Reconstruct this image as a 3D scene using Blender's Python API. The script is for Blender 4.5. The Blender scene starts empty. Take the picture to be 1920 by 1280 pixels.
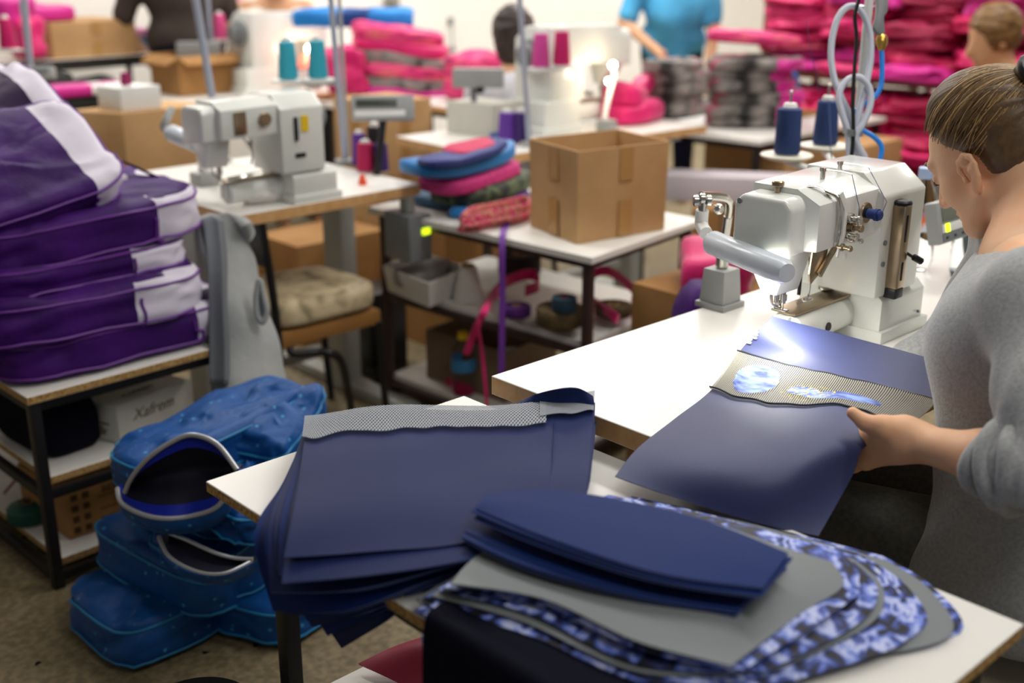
import bpy, bmesh, math, random
import numpy as np
from mathutils import Vector, Matrix, noise
random.seed(7)
SC = bpy.context.scene
COL = SC.collection

# ---------------------------------------------------------------- camera
FPX, CX, CY, YH, CAMH = 2200.0, 960.0, 640.0, -110.0, 1.5
TH = math.atan((CY - YH) / FPX)
PSI = math.radians(46.86)                 # world axes follow the furniture
F0 = Vector((math.cos(PSI), math.sin(PSI), 0))
RT = Vector((math.sin(PSI), -math.cos(PSI), 0))
FW = F0 * math.cos(TH) + Vector((0, 0, -math.sin(TH)))
UP = F0 * math.sin(TH) + Vector((0, 0, math.cos(TH)))
CAMP = Vector((0, 0, CAMH))
cd = bpy.data.cameras.new('camera')
cam = bpy.data.objects.new('camera', cd)
COL.objects.link(cam)
cd.sensor_width = 36.0
cd.lens = FPX / 1920.0 * 36.0
cd.clip_start = 0.05
m4 = Matrix((RT, UP, -FW)).transposed().to_4x4()
m4.translation = CAMP
cam.matrix_world = m4
cd.dof.use_dof = True
cd.dof.focus_distance = 1.98
cd.dof.aperture_fstop = 2.1
SC.camera = cam

# ---------------------------------------------------------------- world, lamps, exposure
w = bpy.data.worlds.new('room_light'); SC.world = w; w.use_nodes = True
w.node_tree.nodes['Background'].inputs[0].default_value = (0.93, 0.95, 1.0, 1)
w.node_tree.nodes['Background'].inputs[1].default_value = 0.10

def area(name, loc, sx, sy, power, col=(1, 0.98, 0.95), tgt=None, spread=None):
    l = bpy.data.lights.new(name, 'AREA'); l.shape = 'RECTANGLE'; l.size = sx; l.size_y = sy
    l.energy = power; l.color = col
    if spread: l.spread = spread
    o = bpy.data.objects.new(name, l); COL.objects.link(o); o.location = loc
    if tgt is not None:
        o.rotation_euler = (Vector(tgt) - Vector(loc)).to_track_quat('-Z', 'Y').to_euler()
    return o
# rows of ceiling tubes (above the frame); third entry is an added fill light
for i, (x, y, p) in enumerate(((2.5, 0.9, 17), (2.2, 2.2, 8), (1.1, -0.5, 15), (4.6, 1.9, 26), (7.4, 2.2, 42), (1.8, 4.3, 24), (4.6, 4.5, 36), (7.2, 4.9, 46),
                               (3.0, 6.0, 18))):
    area('ceiling_tube_and_fill_light', (x, y, 2.95), 0.35, 1.6, p)
SC.view_settings.view_transform = 'Standard'
SC.view_settings.look = 'None'
SC.view_settings.gamma = 1.0
SC.view_settings.exposure = 0.72
SC.view_settings.use_curve_mapping = False
SC.cycles.use_denoising = True
SC.cycles.max_bounces = 6

# ---------------------------------------------------------------- pixel helpers (1920x1280 frame)
def ray(u, v): return FW + RT * ((u - CX) / FPX) - UP * ((v - CY) / FPX)
def P(u, v, z):
    r = ray(u, v); return CAMP + r * ((z - CAMH) / r.z)
def D(u, v, d): return CAMP + ray(u, v) * d
def atX(u, v, x):
    r = ray(u, v); return CAMP + r * (x / r.x)
def atY(u, v, y):
    r = ray(u, v); return CAMP + r * (y / r.y)

# ---------------------------------------------------------------- materials
def lin(c): return tuple((x / 255 / 12.92) if x / 255 <= 0.04045 else ((x / 255 + 0.055) / 1.055) ** 2.4 for x in c)
MATS = {}
def mat(name, rgb, rough=0.5, metal=0.0, var=None, bump=None, sheen=0.0, spec=0.5, sss=0.0, coat=0.0, trans=0.0, emit=0.0, ior=1.45):
    """var = (scale, rgb2, lo, hi): noise mixes to a second colour;  bump = (scale, strength)"""
    if name in MATS: return MATS[name]
    m = bpy.data.materials.new(name); m.use_nodes = True
    n = m.node_tree.nodes; L = m.node_tree.links; b = n['Principled BSDF']
    b.inputs['Base Color'].default_value = (*lin(rgb), 1)
    b.inputs['Roughness'].default_value = rough
    b.inputs['Metallic'].default_value = metal
    b.inputs['Specular IOR Level'].default_value = spec
    b.inputs['IOR'].default_value = ior
    if sheen: b.inputs['Sheen Weight'].default_value = sheen; b.inputs['Sheen Roughness'].default_value = 0.4
    if sss:
        b.inputs['Subsurface Weight'].default_value = sss; b.inputs['Subsurface Radius'].default_value = (0.012, 0.005, 0.003)
        b.inputs['Subsurface Scale'].default_value = 1.0
    if coat: b.inputs['Coat Weight'].default_value = coat
    if trans: b.inputs['Transmission Weight'].default_value = trans
    if emit:
        b.inputs['Emission Color'].default_value = (*lin(rgb), 1); b.inputs['Emission Strength'].default_value = emit
    tc = None
    if var or bump:
        tc = n.new('ShaderNodeTexCoord')
    if var:
        t = n.new('ShaderNodeTexNoise'); t.inputs['Scale'].default_value = var[0]; t.inputs['Detail'].default_value = 4
        L.new(tc.outputs['Object'], t.inputs['Vector'])
        r = n.new('ShaderNodeMapRange'); r.inputs[1].default_value = var[2]; r.inputs[2].default_value = var[3]
        L.new(t.outputs['Fac'], r.inputs[0])
        x = n.new('ShaderNodeMix'); x.data_type = 'RGBA'
        x.inputs[6].default_value = (*lin(rgb), 1); x.inputs[7].default_value = (*lin(var[1]), 1)
        L.new(r.outputs[0], x.inputs[0]); L.new(x.outputs[2], b.inputs['Base Color'])
    if bump:
        t = n.new('ShaderNodeTexNoise'); t.inputs['Scale'].default_value = bump[0]; t.inputs['Detail'].default_value = 3
        L.new(tc.outputs['Object'], t.inputs['Vector'])
        bp = n.new('ShaderNodeBump'); bp.inputs['Strength'].default_value = bump[1]; bp.inputs['Distance'].default_value = 0.01
        L.new(t.outputs['Fac'], bp.inputs['Height']); L.new(bp.outputs[0], b.inputs['Normal'])
    MATS[name] = m
    return m

def ramp_mat(name, stops, scale, rough=0.6, kind='noise', detail=3, stretch=(1, 1, 1), uv=False, bump=0):
    """several colours laid over a noise / voronoi field"""
    if name in MATS: return MATS[name]
    m = bpy.data.materials.new(name); m.use_nodes = True
    n = m.node_tree.nodes; L = m.node_tree.links; b = n['Principled BSDF']
    b.inputs['Roughness'].default_value = rough
    tc = n.new('ShaderNodeTexCoord'); mp = n.new('ShaderNodeMapping'); mp.inputs['Scale'].default_value = stretch
    L.new(tc.outputs['UV' if uv else 'Object'], mp.inputs[0])
    if kind == 'noise':
        t = n.new('ShaderNodeTexNoise'); t.inputs['Detail'].default_value = detail; out = t.outputs['Fac']
        t.inputs['Distortion'].default_value = 0.6
    elif kind == 'voronoi':
        t = n.new('ShaderNodeTexVoronoi'); out = t.outputs['Distance']
    else:
        t = n.new('ShaderNodeTexWave'); t.inputs['Distortion'].default_value = 3; t.inputs['Detail'].default_value = 2; out = t.outputs['Fac']
    t.inputs['Scale'].default_value = scale
    L.new(mp.outputs[0], t.inputs['Vector'])
    cr = n.new('ShaderNodeValToRGB')
    while len(cr.color_ramp.elements) < len(stops): cr.color_ramp.elements.new(0.5)
    for e, (p, c) in zip(cr.color_ramp.elements, stops): e.position = p; e.color = (*lin(c), 1)
    L.new(out, cr.inputs[0]); L.new(cr.outputs[0], b.inputs['Base Color'])
    if bump:
        bp = n.new('ShaderNodeBump'); bp.inputs['Strength'].default_value = bump; bp.inputs['Distance'].default_value = 0.01
        L.new(out, bp.inputs['Height']); L.new(bp.outputs[0], b.inputs['Normal'])
    MATS[name] = m
    return m

def net_mat(name, thread, freq_u, freq_v, hole, printed=False):
    """knitted netting: crossing threads over UV, holes transparent; optional sky print"""
    m = bpy.data.materials.new(name); m.use_nodes = True
    n = m.node_tree.nodes; L = m.node_tree.links; b = n['Principled BSDF']; out = n['Material Output']
    b.inputs['Roughness'].default_value = 0.7
    tc = n.new('ShaderNodeTexCoord'); sp = n.new('ShaderNodeSeparateXYZ'); L.new(tc.outputs['UV'], sp.inputs[0])
    def mth(op, a, c=None):
        x = n.new('ShaderNodeMath'); x.operation = op
        for i, q in enumerate((a, c)):
            if q is None: continue
            if isinstance(q, (int, float)): x.inputs[i].default_value = q
            else: L.new(q, x.inputs[i])
        return x.outputs[0]
    su = mth('ABSOLUTE', mth('SINE', mth('MULTIPLY', sp.outputs[0], freq_u)))
    sv = mth('ABSOLUTE', mth('SINE', mth('MULTIPLY', sp.outputs[1], freq_v)))
    if freq_v:
        au = mth('MULTIPLY', sp.outputs[0], freq_u); bv = mth('MULTIPLY', sp.outputs[1], freq_v)
        su = mth('ABSOLUTE', mth('SINE', mth('ADD', au, bv))); sv = mth('ABSOLUTE', mth('SINE', mth('SUBTRACT', au, bv)))
    h = mth('MULTIPLY', su, sv) if freq_v else su
    g = mth('GREATER_THAN', h, hole)
    col = n.new('ShaderNodeMix'); col.data_type = 'RGBA'
    col.inputs[6].default_value = (*lin(thread), 1); col.inputs[7].default_value = (*lin(tuple(c * 0.8 for c in thread)), 1)
    L.new(su, col.inputs[0]); last = col.outputs[2]
    if printed:
        def blob(cu, cv, ru, rv):
            a = mth('DIVIDE', mth('SUBTRACT', sp.outputs[0], cu), ru); c = mth('DIVIDE', mth('SUBTRACT', sp.outputs[1], cv), rv)
            return mth('ADD', mth('MULTIPLY', a, a), mth('MULTIPLY', c, c))
        nz = n.new('ShaderNodeTexNoise'); nz.inputs['Scale'].default_value = 9; nz.inputs['Detail'].default_value = 6
        mp = n.new('ShaderNodeMapping'); mp.inputs['Scale'].default_value = (1.2, 1, 1); L.new(tc.outputs['UV'], mp.inputs[0]); L.new(mp.outputs[0], nz.inputs['Vector'])
        cr = n.new('ShaderNodeValToRGB'); cr.color_ramp.elements[0].position = 0.35; cr.color_ramp.elements[0].color = (*lin((34, 56, 136)), 1)
        cr.color_ramp.elements[1].position = 0.6; cr.color_ramp.elements[1].color = (*lin((120, 144, 198)), 1); L.new(nz.outputs[0], cr.inputs[0])
        for cu, cv, ru, rv in ((0.215, 0.52, 0.115, 0.36), (0.62, 0.72, 0.17, 0.13), (0.45, 0.62, 0.07, 0.12)):
            e = mth('LESS_THAN', mth('ADD', blob(cu, cv, ru, rv), mth('MULTIPLY', nz.outputs[0], 0.5)), 1.15)
            x = n.new('ShaderNodeMix'); x.data_type = 'RGBA'; L.new(e, x.inputs[0]); L.new(last, x.inputs[6]); L.new(cr.outputs[0], x.inputs[7]); last = x.outputs[2]
            g = mth('MULTIPLY', g, mth('SUBTRACT', 1.0, e))
        n2 = n.new('ShaderNodeTexNoise'); n2.inputs['Scale'].default_value = 40; L.new(mp.outputs[0], n2.inputs['Vector'])
        e = mth('MULTIPLY', mth('LESS_THAN', blob(0.47, 0.66, 0.11, 0.22), 1.0), mth('GREATER_THAN', n2.outputs[0], 0.58))
        x = n.new('ShaderNodeMix'); x.data_type = 'RGBA'; L.new(e, x.inputs[0]); L.new(last, x.inputs[6]); x.inputs[7].default_value = (*lin((205, 185, 70)), 1); last = x.outputs[2]
    L.new(last, b.inputs['Base Color'])
    tr = n.new('ShaderNodeBsdfTransparent'); mx = n.new('ShaderNodeMixShader')
    L.new(mth('MULTIPLY', g, 0.85), mx.inputs[0]); L.new(b.outputs[0], mx.inputs[1]); L.new(tr.outputs[0], mx.inputs[2]); L.new(mx.outputs[0], out.inputs[0])
    MATS[name] = m
    return m

# ---------------------------------------------------------------- objects
WL = {}
def tag(o, label=None, cat=None, group=None, kind=None):
    if label: o['label'] = label
    if cat: o['category'] = cat
    if group: o['group'] = group
    if kind: o['kind'] = kind
    return o
def thing(name, label, cat, loc=(0, 0, 0), group=None):
    o = bpy.data.objects.new(name, None); COL.objects.link(o); o.location = loc; o.empty_display_size = 0.05
    WL[o.name] = Vector(loc)
    return tag(o, label, cat, group)
def copy_tree(o, parent=None):
    c = o.copy(); COL.objects.link(c)
    if parent is not None: c.parent = parent
    WL[c.name] = WL.get(o.name, Vector())
    for ch in list(o.children): copy_tree(ch, c)
    return c
def spawn(o, loc, rz=0, sc=1, label=None, group=None, first=False):
    c = o if first else copy_tree(o)
    c.location = loc; c.rotation_euler = (0, 0, rz); c.scale = (sc, sc, sc) if not isinstance(sc, tuple) else sc
    if label: c['label'] = label
    if group: c['group'] = group
    return c

def frame_of(d, hint=Vector((0, 0, 1))):
    d = Vector(d).normalized()
    if abs(d.dot(hint)) > 0.95: hint = Vector((1, 0, 0))
    a = d.cross(hint).normalized(); return a, d.cross(a).normalized()

class MB:
    def __init__(s): s.V = []; s.F = []; s.I = []; s.UV = {}
    def add(s, V, F, mi=0):
        b = len(s.V); s.V += [Vector(v) for v in V]; s.F += [tuple(i + b for i in f) for f in F]; s.I += [mi] * len(F)
        return s
    def box(s, c, size, bev=0.0, rot=None, rz=0.0, mi=0, seg=2, taper=None):
        bm = bmesh.new(); bmesh.ops.create_cube(bm, size=1.0)
        for v in bm.verts:
            k = 1.0
            if taper and v.co.z > 0: k = taper
            v.co = Vector((v.co.x * size[0] * k, v.co.y * size[1] * k, v.co.z * size[2]))
        if bev: bmesh.ops.bevel(bm, geom=bm.edges[:], offset=bev, segments=seg, profile=0.6, affect='EDGES')
        R = Matrix(rot) if rot is not None else Matrix.Rotation(rz, 3, 'Z')
        bm.verts.index_update()
        s.add([R @ v.co + Vector(c) for v in bm.verts], [[v.index for v in f.verts] for f in bm.faces], mi); bm.free()
        return s
    def boxr(s, lo, hi, bev=0.0, mi=0):
        lo = Vector(lo); hi = Vector(hi); return s.box((lo + hi) / 2, hi - lo, bev, mi=mi)
    def cyl(s, a, b, ra, rb=None, n=20, mi=0, bev=0.0):
        a = Vector(a); b = Vector(b); rb = ra if rb is None else rb; d = b - a; L = d.length
        pr = [(0, 0), (ra - bev, 0), (ra, bev), (rb, L - bev), (rb - bev, L), (0, L)] if bev else [(0, 0), (ra, 0), (rb, L), (0, L)]
        return s.lathe(pr, a, d, n, mi)
    def lathe(s, prof, c=(0, 0, 0), axis=(0, 0, 1), n=24, mi=0):
        ax = Vector(axis).normalized(); e1, e2 = frame_of(ax); c = Vector(c); V = []; F = []; rings = []
        for r, z in prof:
            if r < 1e-6: rings.append([len(V)]); V.append(c + ax * z)
            else:
                rings.append(list(range(len(V), len(V) + n)))
                for i in range(n):
                    t = 2 * math.pi * i / n; V.append(c + ax * z + e1 * (r * math.cos(t)) + e2 * (r * math.sin(t)))
        for A, B in zip(rings, rings[1:]):
            for i in range(n):
                j = (i + 1) % n
                if len(A) == 1 and len(B) == 1: break
                if len(A) == 1: F.append((A[0], B[j], B[i]))
                elif len(B) == 1: F.append((A[i], A[j], B[0]))
                else: F.append((A[i], A[j], B[j], B[i]))
        return s.add(V, F, mi)
    def tube(s, pts, r, n=8, mi=0, closed=False, smooth=0, flat=None):
        pts = [Vector(p) for p in pts]
        if smooth: pts = spline(pts, smooth, closed)
        m = len(pts); rs = r if isinstance(r, (list, tuple)) else [r] * m
        if len(rs) != m: rs = list(np.interp(np.linspace(0, 1, m), np.linspace(0, 1, len(rs)), rs))
        V = []; F = []; e1 = None
        for i, p in enumerate(pts):
            d = (pts[(i + 1) % m] - pts[i - 1]) if closed else (pts[min(i + 1, m - 1)] - pts[max(i - 1, 0)])
            if d.length < 1e-9: d = Vector((0, 0, 1))
            d.normalize()
            if e1 is None: e1, e2 = frame_of(d)
            else:
                e1 = (e1 - d * e1.dot(d)).normalized(); e2 = d.cross(e1)
            for k in range(n):
                t = 2 * math.pi * k / n; a = rs[i]; bb = a * (flat if flat else 1)
                V.append(p + e1 * (a * math.cos(t)) + e2 * (bb * math.sin(t)))
        for i in range(m if closed else m - 1):
            A = i * n; B = ((i + 1) % m) * n
            for k in range(n): F.append((A + k, A + (k + 1) % n, B + (k + 1) % n, B + k))
        if not closed: F.append(tuple(range(n - 1, -1, -1))); F.append(tuple(range((m - 1) * n, m * n)))
        return s.add(V, F, mi)
    def ribbon(s, pts, wdt, th, side, smooth=6, mi=0):
        """flat band along pts, width along `side`"""
        pts = spline([Vector(p) for p in pts], smooth); sd = Vector(side).normalized(); V = []; F = []
        for i, p in enumerate(pts):
            d = pts[min(i + 1, len(pts) - 1)] - pts[max(i - 1, 0)]; d.normalize()
            a = (sd - d * sd.dot(d)).normalized(); nn = d.cross(a)
            V += [p + a * wdt / 2 + nn * th / 2, p - a * wdt / 2 + nn * th / 2, p - a * wdt / 2 - nn * th / 2, p + a * wdt / 2 - nn * th / 2]
        for i in range(len(pts) - 1):
            for k in range(4): F.append((4 * i + k, 4 * i + (k + 1) % 4, 4 * i + 4 + (k + 1) % 4, 4 * i + 4 + k))
        e = 4 * (len(pts) - 1); F += [(3, 2, 1, 0), (e, e + 1, e + 2, e + 3)]
        return s.add(V, F, mi)
    def ball(s, c, r, n=16, mi=0, rot=None):
        r = (r, r, r) if isinstance(r, (int, float)) else r; R = Matrix(rot) if rot is not None else Matrix.Identity(3)
        V = []; F = []; m = n // 2
        for i in range(m + 1):
            ph = math.pi * i / m
            for k in range(n):
                t = 2 * math.pi * k / n
                V.append(Vector(c) + R @ Vector((r[0] * math.sin(ph) * math.cos(t), r[1] * math.sin(ph) * math.sin(t), r[2] * math.cos(ph))))
        for i in range(m):
            for k in range(n): F.append((i * n + k, (i + 1) * n + k, (i + 1) * n + (k + 1) % n, i * n + (k + 1) % n))
        return s.add(V, F, mi)
    def prism(s, poly, o, ex, ey, ez, bev=0.0, mi=0, seg=2):
        """poly in (ex,ey) plane at o, extruded by vector ez"""
        bm = bmesh.new(); o = Vector(o); ex = Vector(ex); ey = Vector(ey); ez = Vector(ez)
        vs = [bm.verts.new(o + ex * p[0] + ey * p[1]) for p in poly]; f = bm.faces.new(vs)
        r = bmesh.ops.extrude_face_region(bm, geom=[f])
        for v in r['geom']:
            if isinstance(v, bmesh.types.BMVert): v.co += ez
        bmesh.ops.recalc_face_normals(bm, faces=bm.faces[:])
        if bev: bmesh.ops.bevel(bm, geom=bm.edges[:], offset=bev, segments=seg, profile=0.6, affect='EDGES')
        bm.verts.index_update()
        s.add([v.co.copy() for v in bm.verts], [[v.index for v in q.verts] for q in bm.faces], mi); bm.free()
        return s
    def build(s, name, mats, parent=None, smooth=38, recalc=False, uv=None):
        off = WL[parent.name] if parent is not None else None
        if off is None:
            A = np.array([v[:] for v in s.V]); off = Vector(((A[:, 0].min() + A[:, 0].max()) / 2, (A[:, 1].min() + A[:, 1].max()) / 2, A[:, 2].min()))
        me = bpy.data.meshes.new(name); me.from_pydata([tuple(v - off) for v in s.V], [], s.F)
        for m in (mats if isinstance(mats, (list, tuple)) else [mats]): me.materials.append(m)
        me.polygons.foreach_set('material_index', s.I)
        if uv is not None:
            ly = me.uv_layers.new(name='UVMap'); li = np.zeros(len(me.loops), int); me.loops.foreach_get('vertex_index', li)
            ly.data.foreach_set('uv', np.asarray(uv, float)[li].ravel())
        if recalc:
            bm = bmesh.new(); bm.from_mesh(me); bmesh.ops.recalc_face_normals(bm, faces=bm.faces[:]); bm.to_mesh(me); bm.free()
        me.polygons.foreach_set('use_smooth', [True] * len(me.polygons))
        if smooth < 180: me.set_sharp_from_angle(angle=math.radians(smooth))
        me.update()
        ob = bpy.data.objects.new(name, me); COL.objects.link(ob)
        if parent is not None: ob.parent = parent
        else: ob.location = off
        WL[ob.name] = off
        return ob

def spline(p, k=6, closed=False):
    out = []; n = len(p)
    for i in range(n if closed else n - 1):
        if closed: a, b, c, d = p[i - 1], p[i], p[(i + 1) % n], p[(i + 2) % n]
        else: a, b, c, d = p[max(i - 1, 0)], p[i], p[i + 1], p[min(i + 2, n - 1)]
        for j in range(k):
            t = j / k
            out.append(0.5 * ((2 * b) + (c - a) * t + (2 * a - 5 * b + 4 * c - d) * t * t + (3 * b - a - 3 * c + d) * t ** 3))
    if not closed: out.append(p[-1].copy())
    return out

def dense(ctrl, ku, kv):
    """Catmull-Rom a control grid (rows x cols of Vector)"""
    rows = [spline(r, ku) for r in ctrl]; cols = list(zip(*rows))
    return [list(r) for r in zip(*[spline(list(c), kv) for c in cols])]

def sheet_mb(g, th, mi_edge=0, mi_back=0, ripple=0, seed=0, mi=0):
    """closed thin sheet from a dense grid of points; th = thickness below the surface"""
    R = len(g); C = len(g[0]); A = np.array([[p[:] for p in r] for r in g])
    du = np.gradient(A, axis=1); dv = np.gradient(A, axis=0); N = np.cross(du, dv); N /= np.linalg.norm(N, axis=2, keepdims=True) + 1e-12
    if N[:, :, 2].mean() < 0: N = -N
    if ripple:
        for i in range(R):
            for j in range(C):
                q = Vector(A[i, j] * 7) + Vector((seed * 3.1, seed, 0)); A[i, j] += N[i, j] * ripple * noise.noise(q)
    B = A - N * th; mb = MB(); V = [Vector(x) for x in A.reshape(-1, 3)] + [Vector(x) for x in B.reshape(-1, 3)]; n = R * C
    top = []; bot = []; rim = []
    for i in range(R - 1):
        for j in range(C - 1):
            a, b, c, d = i * C + j, i * C + j + 1, (i + 1) * C + j + 1, (i + 1) * C + j
            top.append((a, d, c, b)); bot.append((n + a, n + b, n + c, n + d))
    ring = [j for j in range(C)] + [i * C + C - 1 for i in range(1, R)] + [(R - 1) * C + j for j in range(C - 2, -1, -1)] + [i * C for i in range(R - 2, 0, -1)]
    for a, b in zip(ring, ring[1:] + ring[:1]): rim.append((a, b, n + b, n + a))
    mb.add(V, top + bot + rim); mb.I = [mi] * len(top) + [mi_back] * len(bot) + [mi_edge] * len(rim)
    uv = [(j / (C - 1), i / (R - 1)) for i in range(R) for j in range(C)] * 2
    return mb, uv

def pillow(L, W, T, n=44, sq=4.5, prof=None, warp=None, lump=0.006, freq=9, seed=0, wr=0.0, wf=11):
    """rounded slab (bags, folded garments): returns verts, faces, ring index; centred in x,y, bottom z=0"""
    prof = prof or [(0.0, 0), (0.6, 0), (0.9, 0.02), (0.985, 0.12), (1.0, 0.28), (1.0, 0.45), (1.0, 0.62), (0.985, 0.8), (0.93, 0.93), (0.75, 1.0), (0.5, 1.04), (0.25, 1.05), (0.0, 1.05)]
    if wr:
        q_ = [(0.0, 0), (0.5, 0), (0.85, 0.0), (0.96, 0.05), (0.99, 0.14), (1.0, 0.24), (1.0, 0.34), (1.0, 0.44), (1.0, 0.54), (1.0, 0.64), (0.995, 0.74), (0.985, 0.84), (0.96, 0.93), (0.91, 0.985)]
        prof = q_ + [(s_, 1.0 + 0.05 * (1 - s_)) for s_ in np.linspace(0.85, 0.07, 14)] + [(0.0, 1.05)]
    V = []; F = []; rings = []
    for k, (s, z) in enumerate(prof):
        if s == 0: rings.append([len(V)]); V.append(Vector((0, 0, z * T))); continue
        rings.append(list(range(len(V), len(V) + n)))
        for i in range(n):
            t = 2 * math.pi * i / n; c, q = math.cos(t), math.sin(t)
            V.append(Vector((math.copysign(abs(c) ** (2 / sq), c) * L / 2 * s, math.copysign(abs(q) ** (2 / sq), q) * W / 2 * s, z * T)))
    for A, B in zip(rings, rings[1:]):
        for i in range(n):
            j = (i + 1) % n
            if len(A) == 1: F.append((A[0], B[j], B[i]))
            elif len(B) == 1: F.append((A[i], A[j], B[0]))
            else: F.append((A[i], A[j], B[j], B[i]))
    for i, v in enumerate(V):
        q = v * freq + Vector((seed * 7.3, seed * 1.7, seed * 3.3)); nz = noise.noise(q)
        d = Vector((v.x / L, v.y / W, (v.z - T / 2) / T)); k = min(1.0, max(0.0, v.z / (0.3 * T)))
        if wr:
            q2 = Vector((v.x * wf * 0.6, v.y * wf, v.z * wf * 1.6)) + Vector((seed * 2.9, seed * 5.1, seed * 1.3)); q2 += Vector((nz, -nz, nz)) * 0.8
            e = wr * (0.5 - 2.0 * abs(noise.noise(q2)) - 0.9 * abs(noise.noise(q2 * 2.3)))
        else: e = 0
        if d.length > 1e-6: V[i] = v + d.normalized() * (nz * lump + e) * k
    if warp: V = [Vector(warp(v)) for v in V]
    return V, F, rings
def place(V, loc, R): return [R @ v + Vector(loc) for v in V]
def rotm(rz=0, rx=0, ry=0): return Matrix.Rotation(rz, 3, 'Z') @ Matrix.Rotation(ry, 3, 'Y') @ Matrix.Rotation(rx, 3, 'X')

# ---------------------------------------------------------------- distance-field bodies
class Sdf:
    def __init__(s, lo, hi, h):
        s.lo = np.array(lo, float); s.h = h; s.n = np.ceil((np.array(hi) - s.lo) / h).astype(int) + 1
        s.f = np.full(s.n, 9.0, np.float32)
    def blk(s, lo, hi, pad):
        a = np.clip(np.floor((np.array(lo) - pad - s.lo) / s.h).astype(int), 0, s.n - 1); b = np.clip(np.ceil((np.array(hi) + pad - s.lo) / s.h).astype(int) + 1, 1, s.n)
        if (b <= a).any(): return None, None
        sl = tuple(slice(i, j) for i, j in zip(a, b))
        X = np.stack(np.meshgrid(*[s.lo[i] + s.h * np.arange(a[i], b[i]) for i in range(3)], indexing='ij'), -1)
        return sl, X
    def put(s, sl, d, k, op):
        A = s.f[sl]; d = d.astype(np.float32)
        if op == 'add':
            q = np.clip(k - np.abs(A - d), 0, None) / max(k, 1e-9); s.f[sl] = np.minimum(A, d) - q * q * k * 0.25
        elif op == 'sub':
            d = -d; q = np.clip(k - np.abs(A - d), 0, None) / max(k, 1e-9); s.f[sl] = np.maximum(A, d) + q * q * k * 0.25
    def ell(s, c, r, R=None, k=0.02, op='add'):
        c = np.array(c, float); r = np.array(r, float); m = r.max(); sl, X = s.blk(c - m, c + m, k + 4 * s.h)
        if sl is None: return s
        q = X - c
        if R is not None: q = q @ np.array(R)      # world -> local with columns as axes
        k0 = np.linalg.norm(q / r, axis=-1); k1 = np.linalg.norm(q / (r * r), axis=-1) + 1e-9
        s.put(sl, k0 * (k0 - 1) / k1, k, op); return s
    def cap(s, a, b, ra, rb=None, k=0.02, op='add'):
        a = np.array(a, float); b = np.array(b, float); rb = ra if rb is None else rb; m = max(ra, rb)
        sl, X = s.blk(np.minimum(a, b) - m, np.maximum(a, b) + m, k + 4 * s.h)
        if sl is None: return s
        ab = b - a; t = np.clip(((X - a) @ ab) / (ab @ ab + 1e-12), 0, 1)
        d = np.linalg.norm(X - a - t[..., None] * ab, axis=-1) - (ra + (rb - ra) * t)
        s.put(sl, d, k, op); return s
    def chain(s, pts, rs, k=0.02):
        for i in range(len(pts) - 1): s.cap(pts[i], pts[i + 1], rs[i], rs[i + 1], k)
        return s
    def plane(s, p, nrm, k=0.005):
        """remove everything on the side the normal points to"""
        X = np.stack(np.meshgrid(*[s.lo[i] + s.h * np.arange(s.n[i]) for i in range(3)], indexing='ij'), -1)
        nv = np.array(nrm, float); nv /= np.linalg.norm(nv); d = (X - np.array(p)) @ nv
        s.put(tuple(slice(0, n) for n in s.n), -d, k, 'sub'); return s
    def warp(s, fn):
        X = np.stack(np.meshgrid(*[s.lo[i] + s.h * np.arange(s.n[i]) for i in range(3)], indexing='ij'), -1)
        s.f += fn(X).astype(np.float32); return s
    def mesh(s, it=2):
        f = s.f; ins = f < 0; nx, ny, nz = f.shape
        cnt = np.zeros((nx - 1, ny - 1, nz - 1), int); offs = [(i, j, k) for i in (0, 1) for j in (0, 1) for k in (0, 1)]
        sub = lambda A, o: A[o[0]:nx - 1 + o[0], o[1]:ny - 1 + o[1], o[2]:nz - 1 + o[2]]
        for o in offs: cnt += sub(ins, o)
        act = (cnt > 0) & (cnt < 8); idx = -np.ones(act.shape, int); ids = np.argwhere(act); idx[act] = np.arange(len(ids))
        acc = np.zeros((len(ids), 3)); num = np.zeros(len(ids))
        for a in offs:
            for ax in range(3):
                if a[ax]: continue
                b = list(a); b[ax] = 1
                fa = f[tuple((ids + a).T)]; fb = f[tuple((ids + b).T)]; c = (fa < 0) != (fb < 0)
                t = fa / np.where(np.abs(fa - fb) < 1e-12, 1e-12, fa - fb); p = np.array(a, float)[None].repeat(len(ids), 0); p[:, ax] = t
                acc[c] += p[c]; num[c] += 1
        V = s.lo + s.h * (ids + acc / np.maximum(num, 1)[:, None]); F = []
        for ax in range(3):
            sl = [slice(1, -1)] * 3; sl[ax] = slice(0, -1); s2 = list(sl); s2[ax] = slice(1, None)
            a = ins[tuple(sl)]; b = ins[tuple(s2)]; u, v = (ax + 1) % 3, (ax + 2) % 3
            for flip in (False, True):
                e = np.argwhere((a & ~b) if not flip else (~a & b))
                if not len(e): continue
                base = e.copy()
                for q in range(3):
                    if q != ax: base[:, q] += 1
                def I(du, dv):
                    t = base.copy(); t[:, u] -= du; t[:, v] -= dv; return idx[tuple(t.T)]
                q = np.stack([I(1, 1), I(0, 1), I(0, 0), I(1, 0)], 1)
                if flip: q = q[:, ::-1]
                F.append(q)
        F = np.concatenate(F); F = F[(F >= 0).all(1)]
        E = np.concatenate([F[:, [i, (i + 1) % 4]] for i in range(4)])
        for _ in range(it):
            S = np.zeros_like(V); n = np.zeros(len(V)); np.add.at(S, E[:, 0], V[E[:, 1]]); np.add.at(S, E[:, 1], V[E[:, 0]]); np.add.at(n, E[:, 0], 1); np.add.at(n, E[:, 1], 1)
            V = 0.5 * V + 0.5 * S / np.maximum(n, 1)[:, None]
        return V, F
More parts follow.
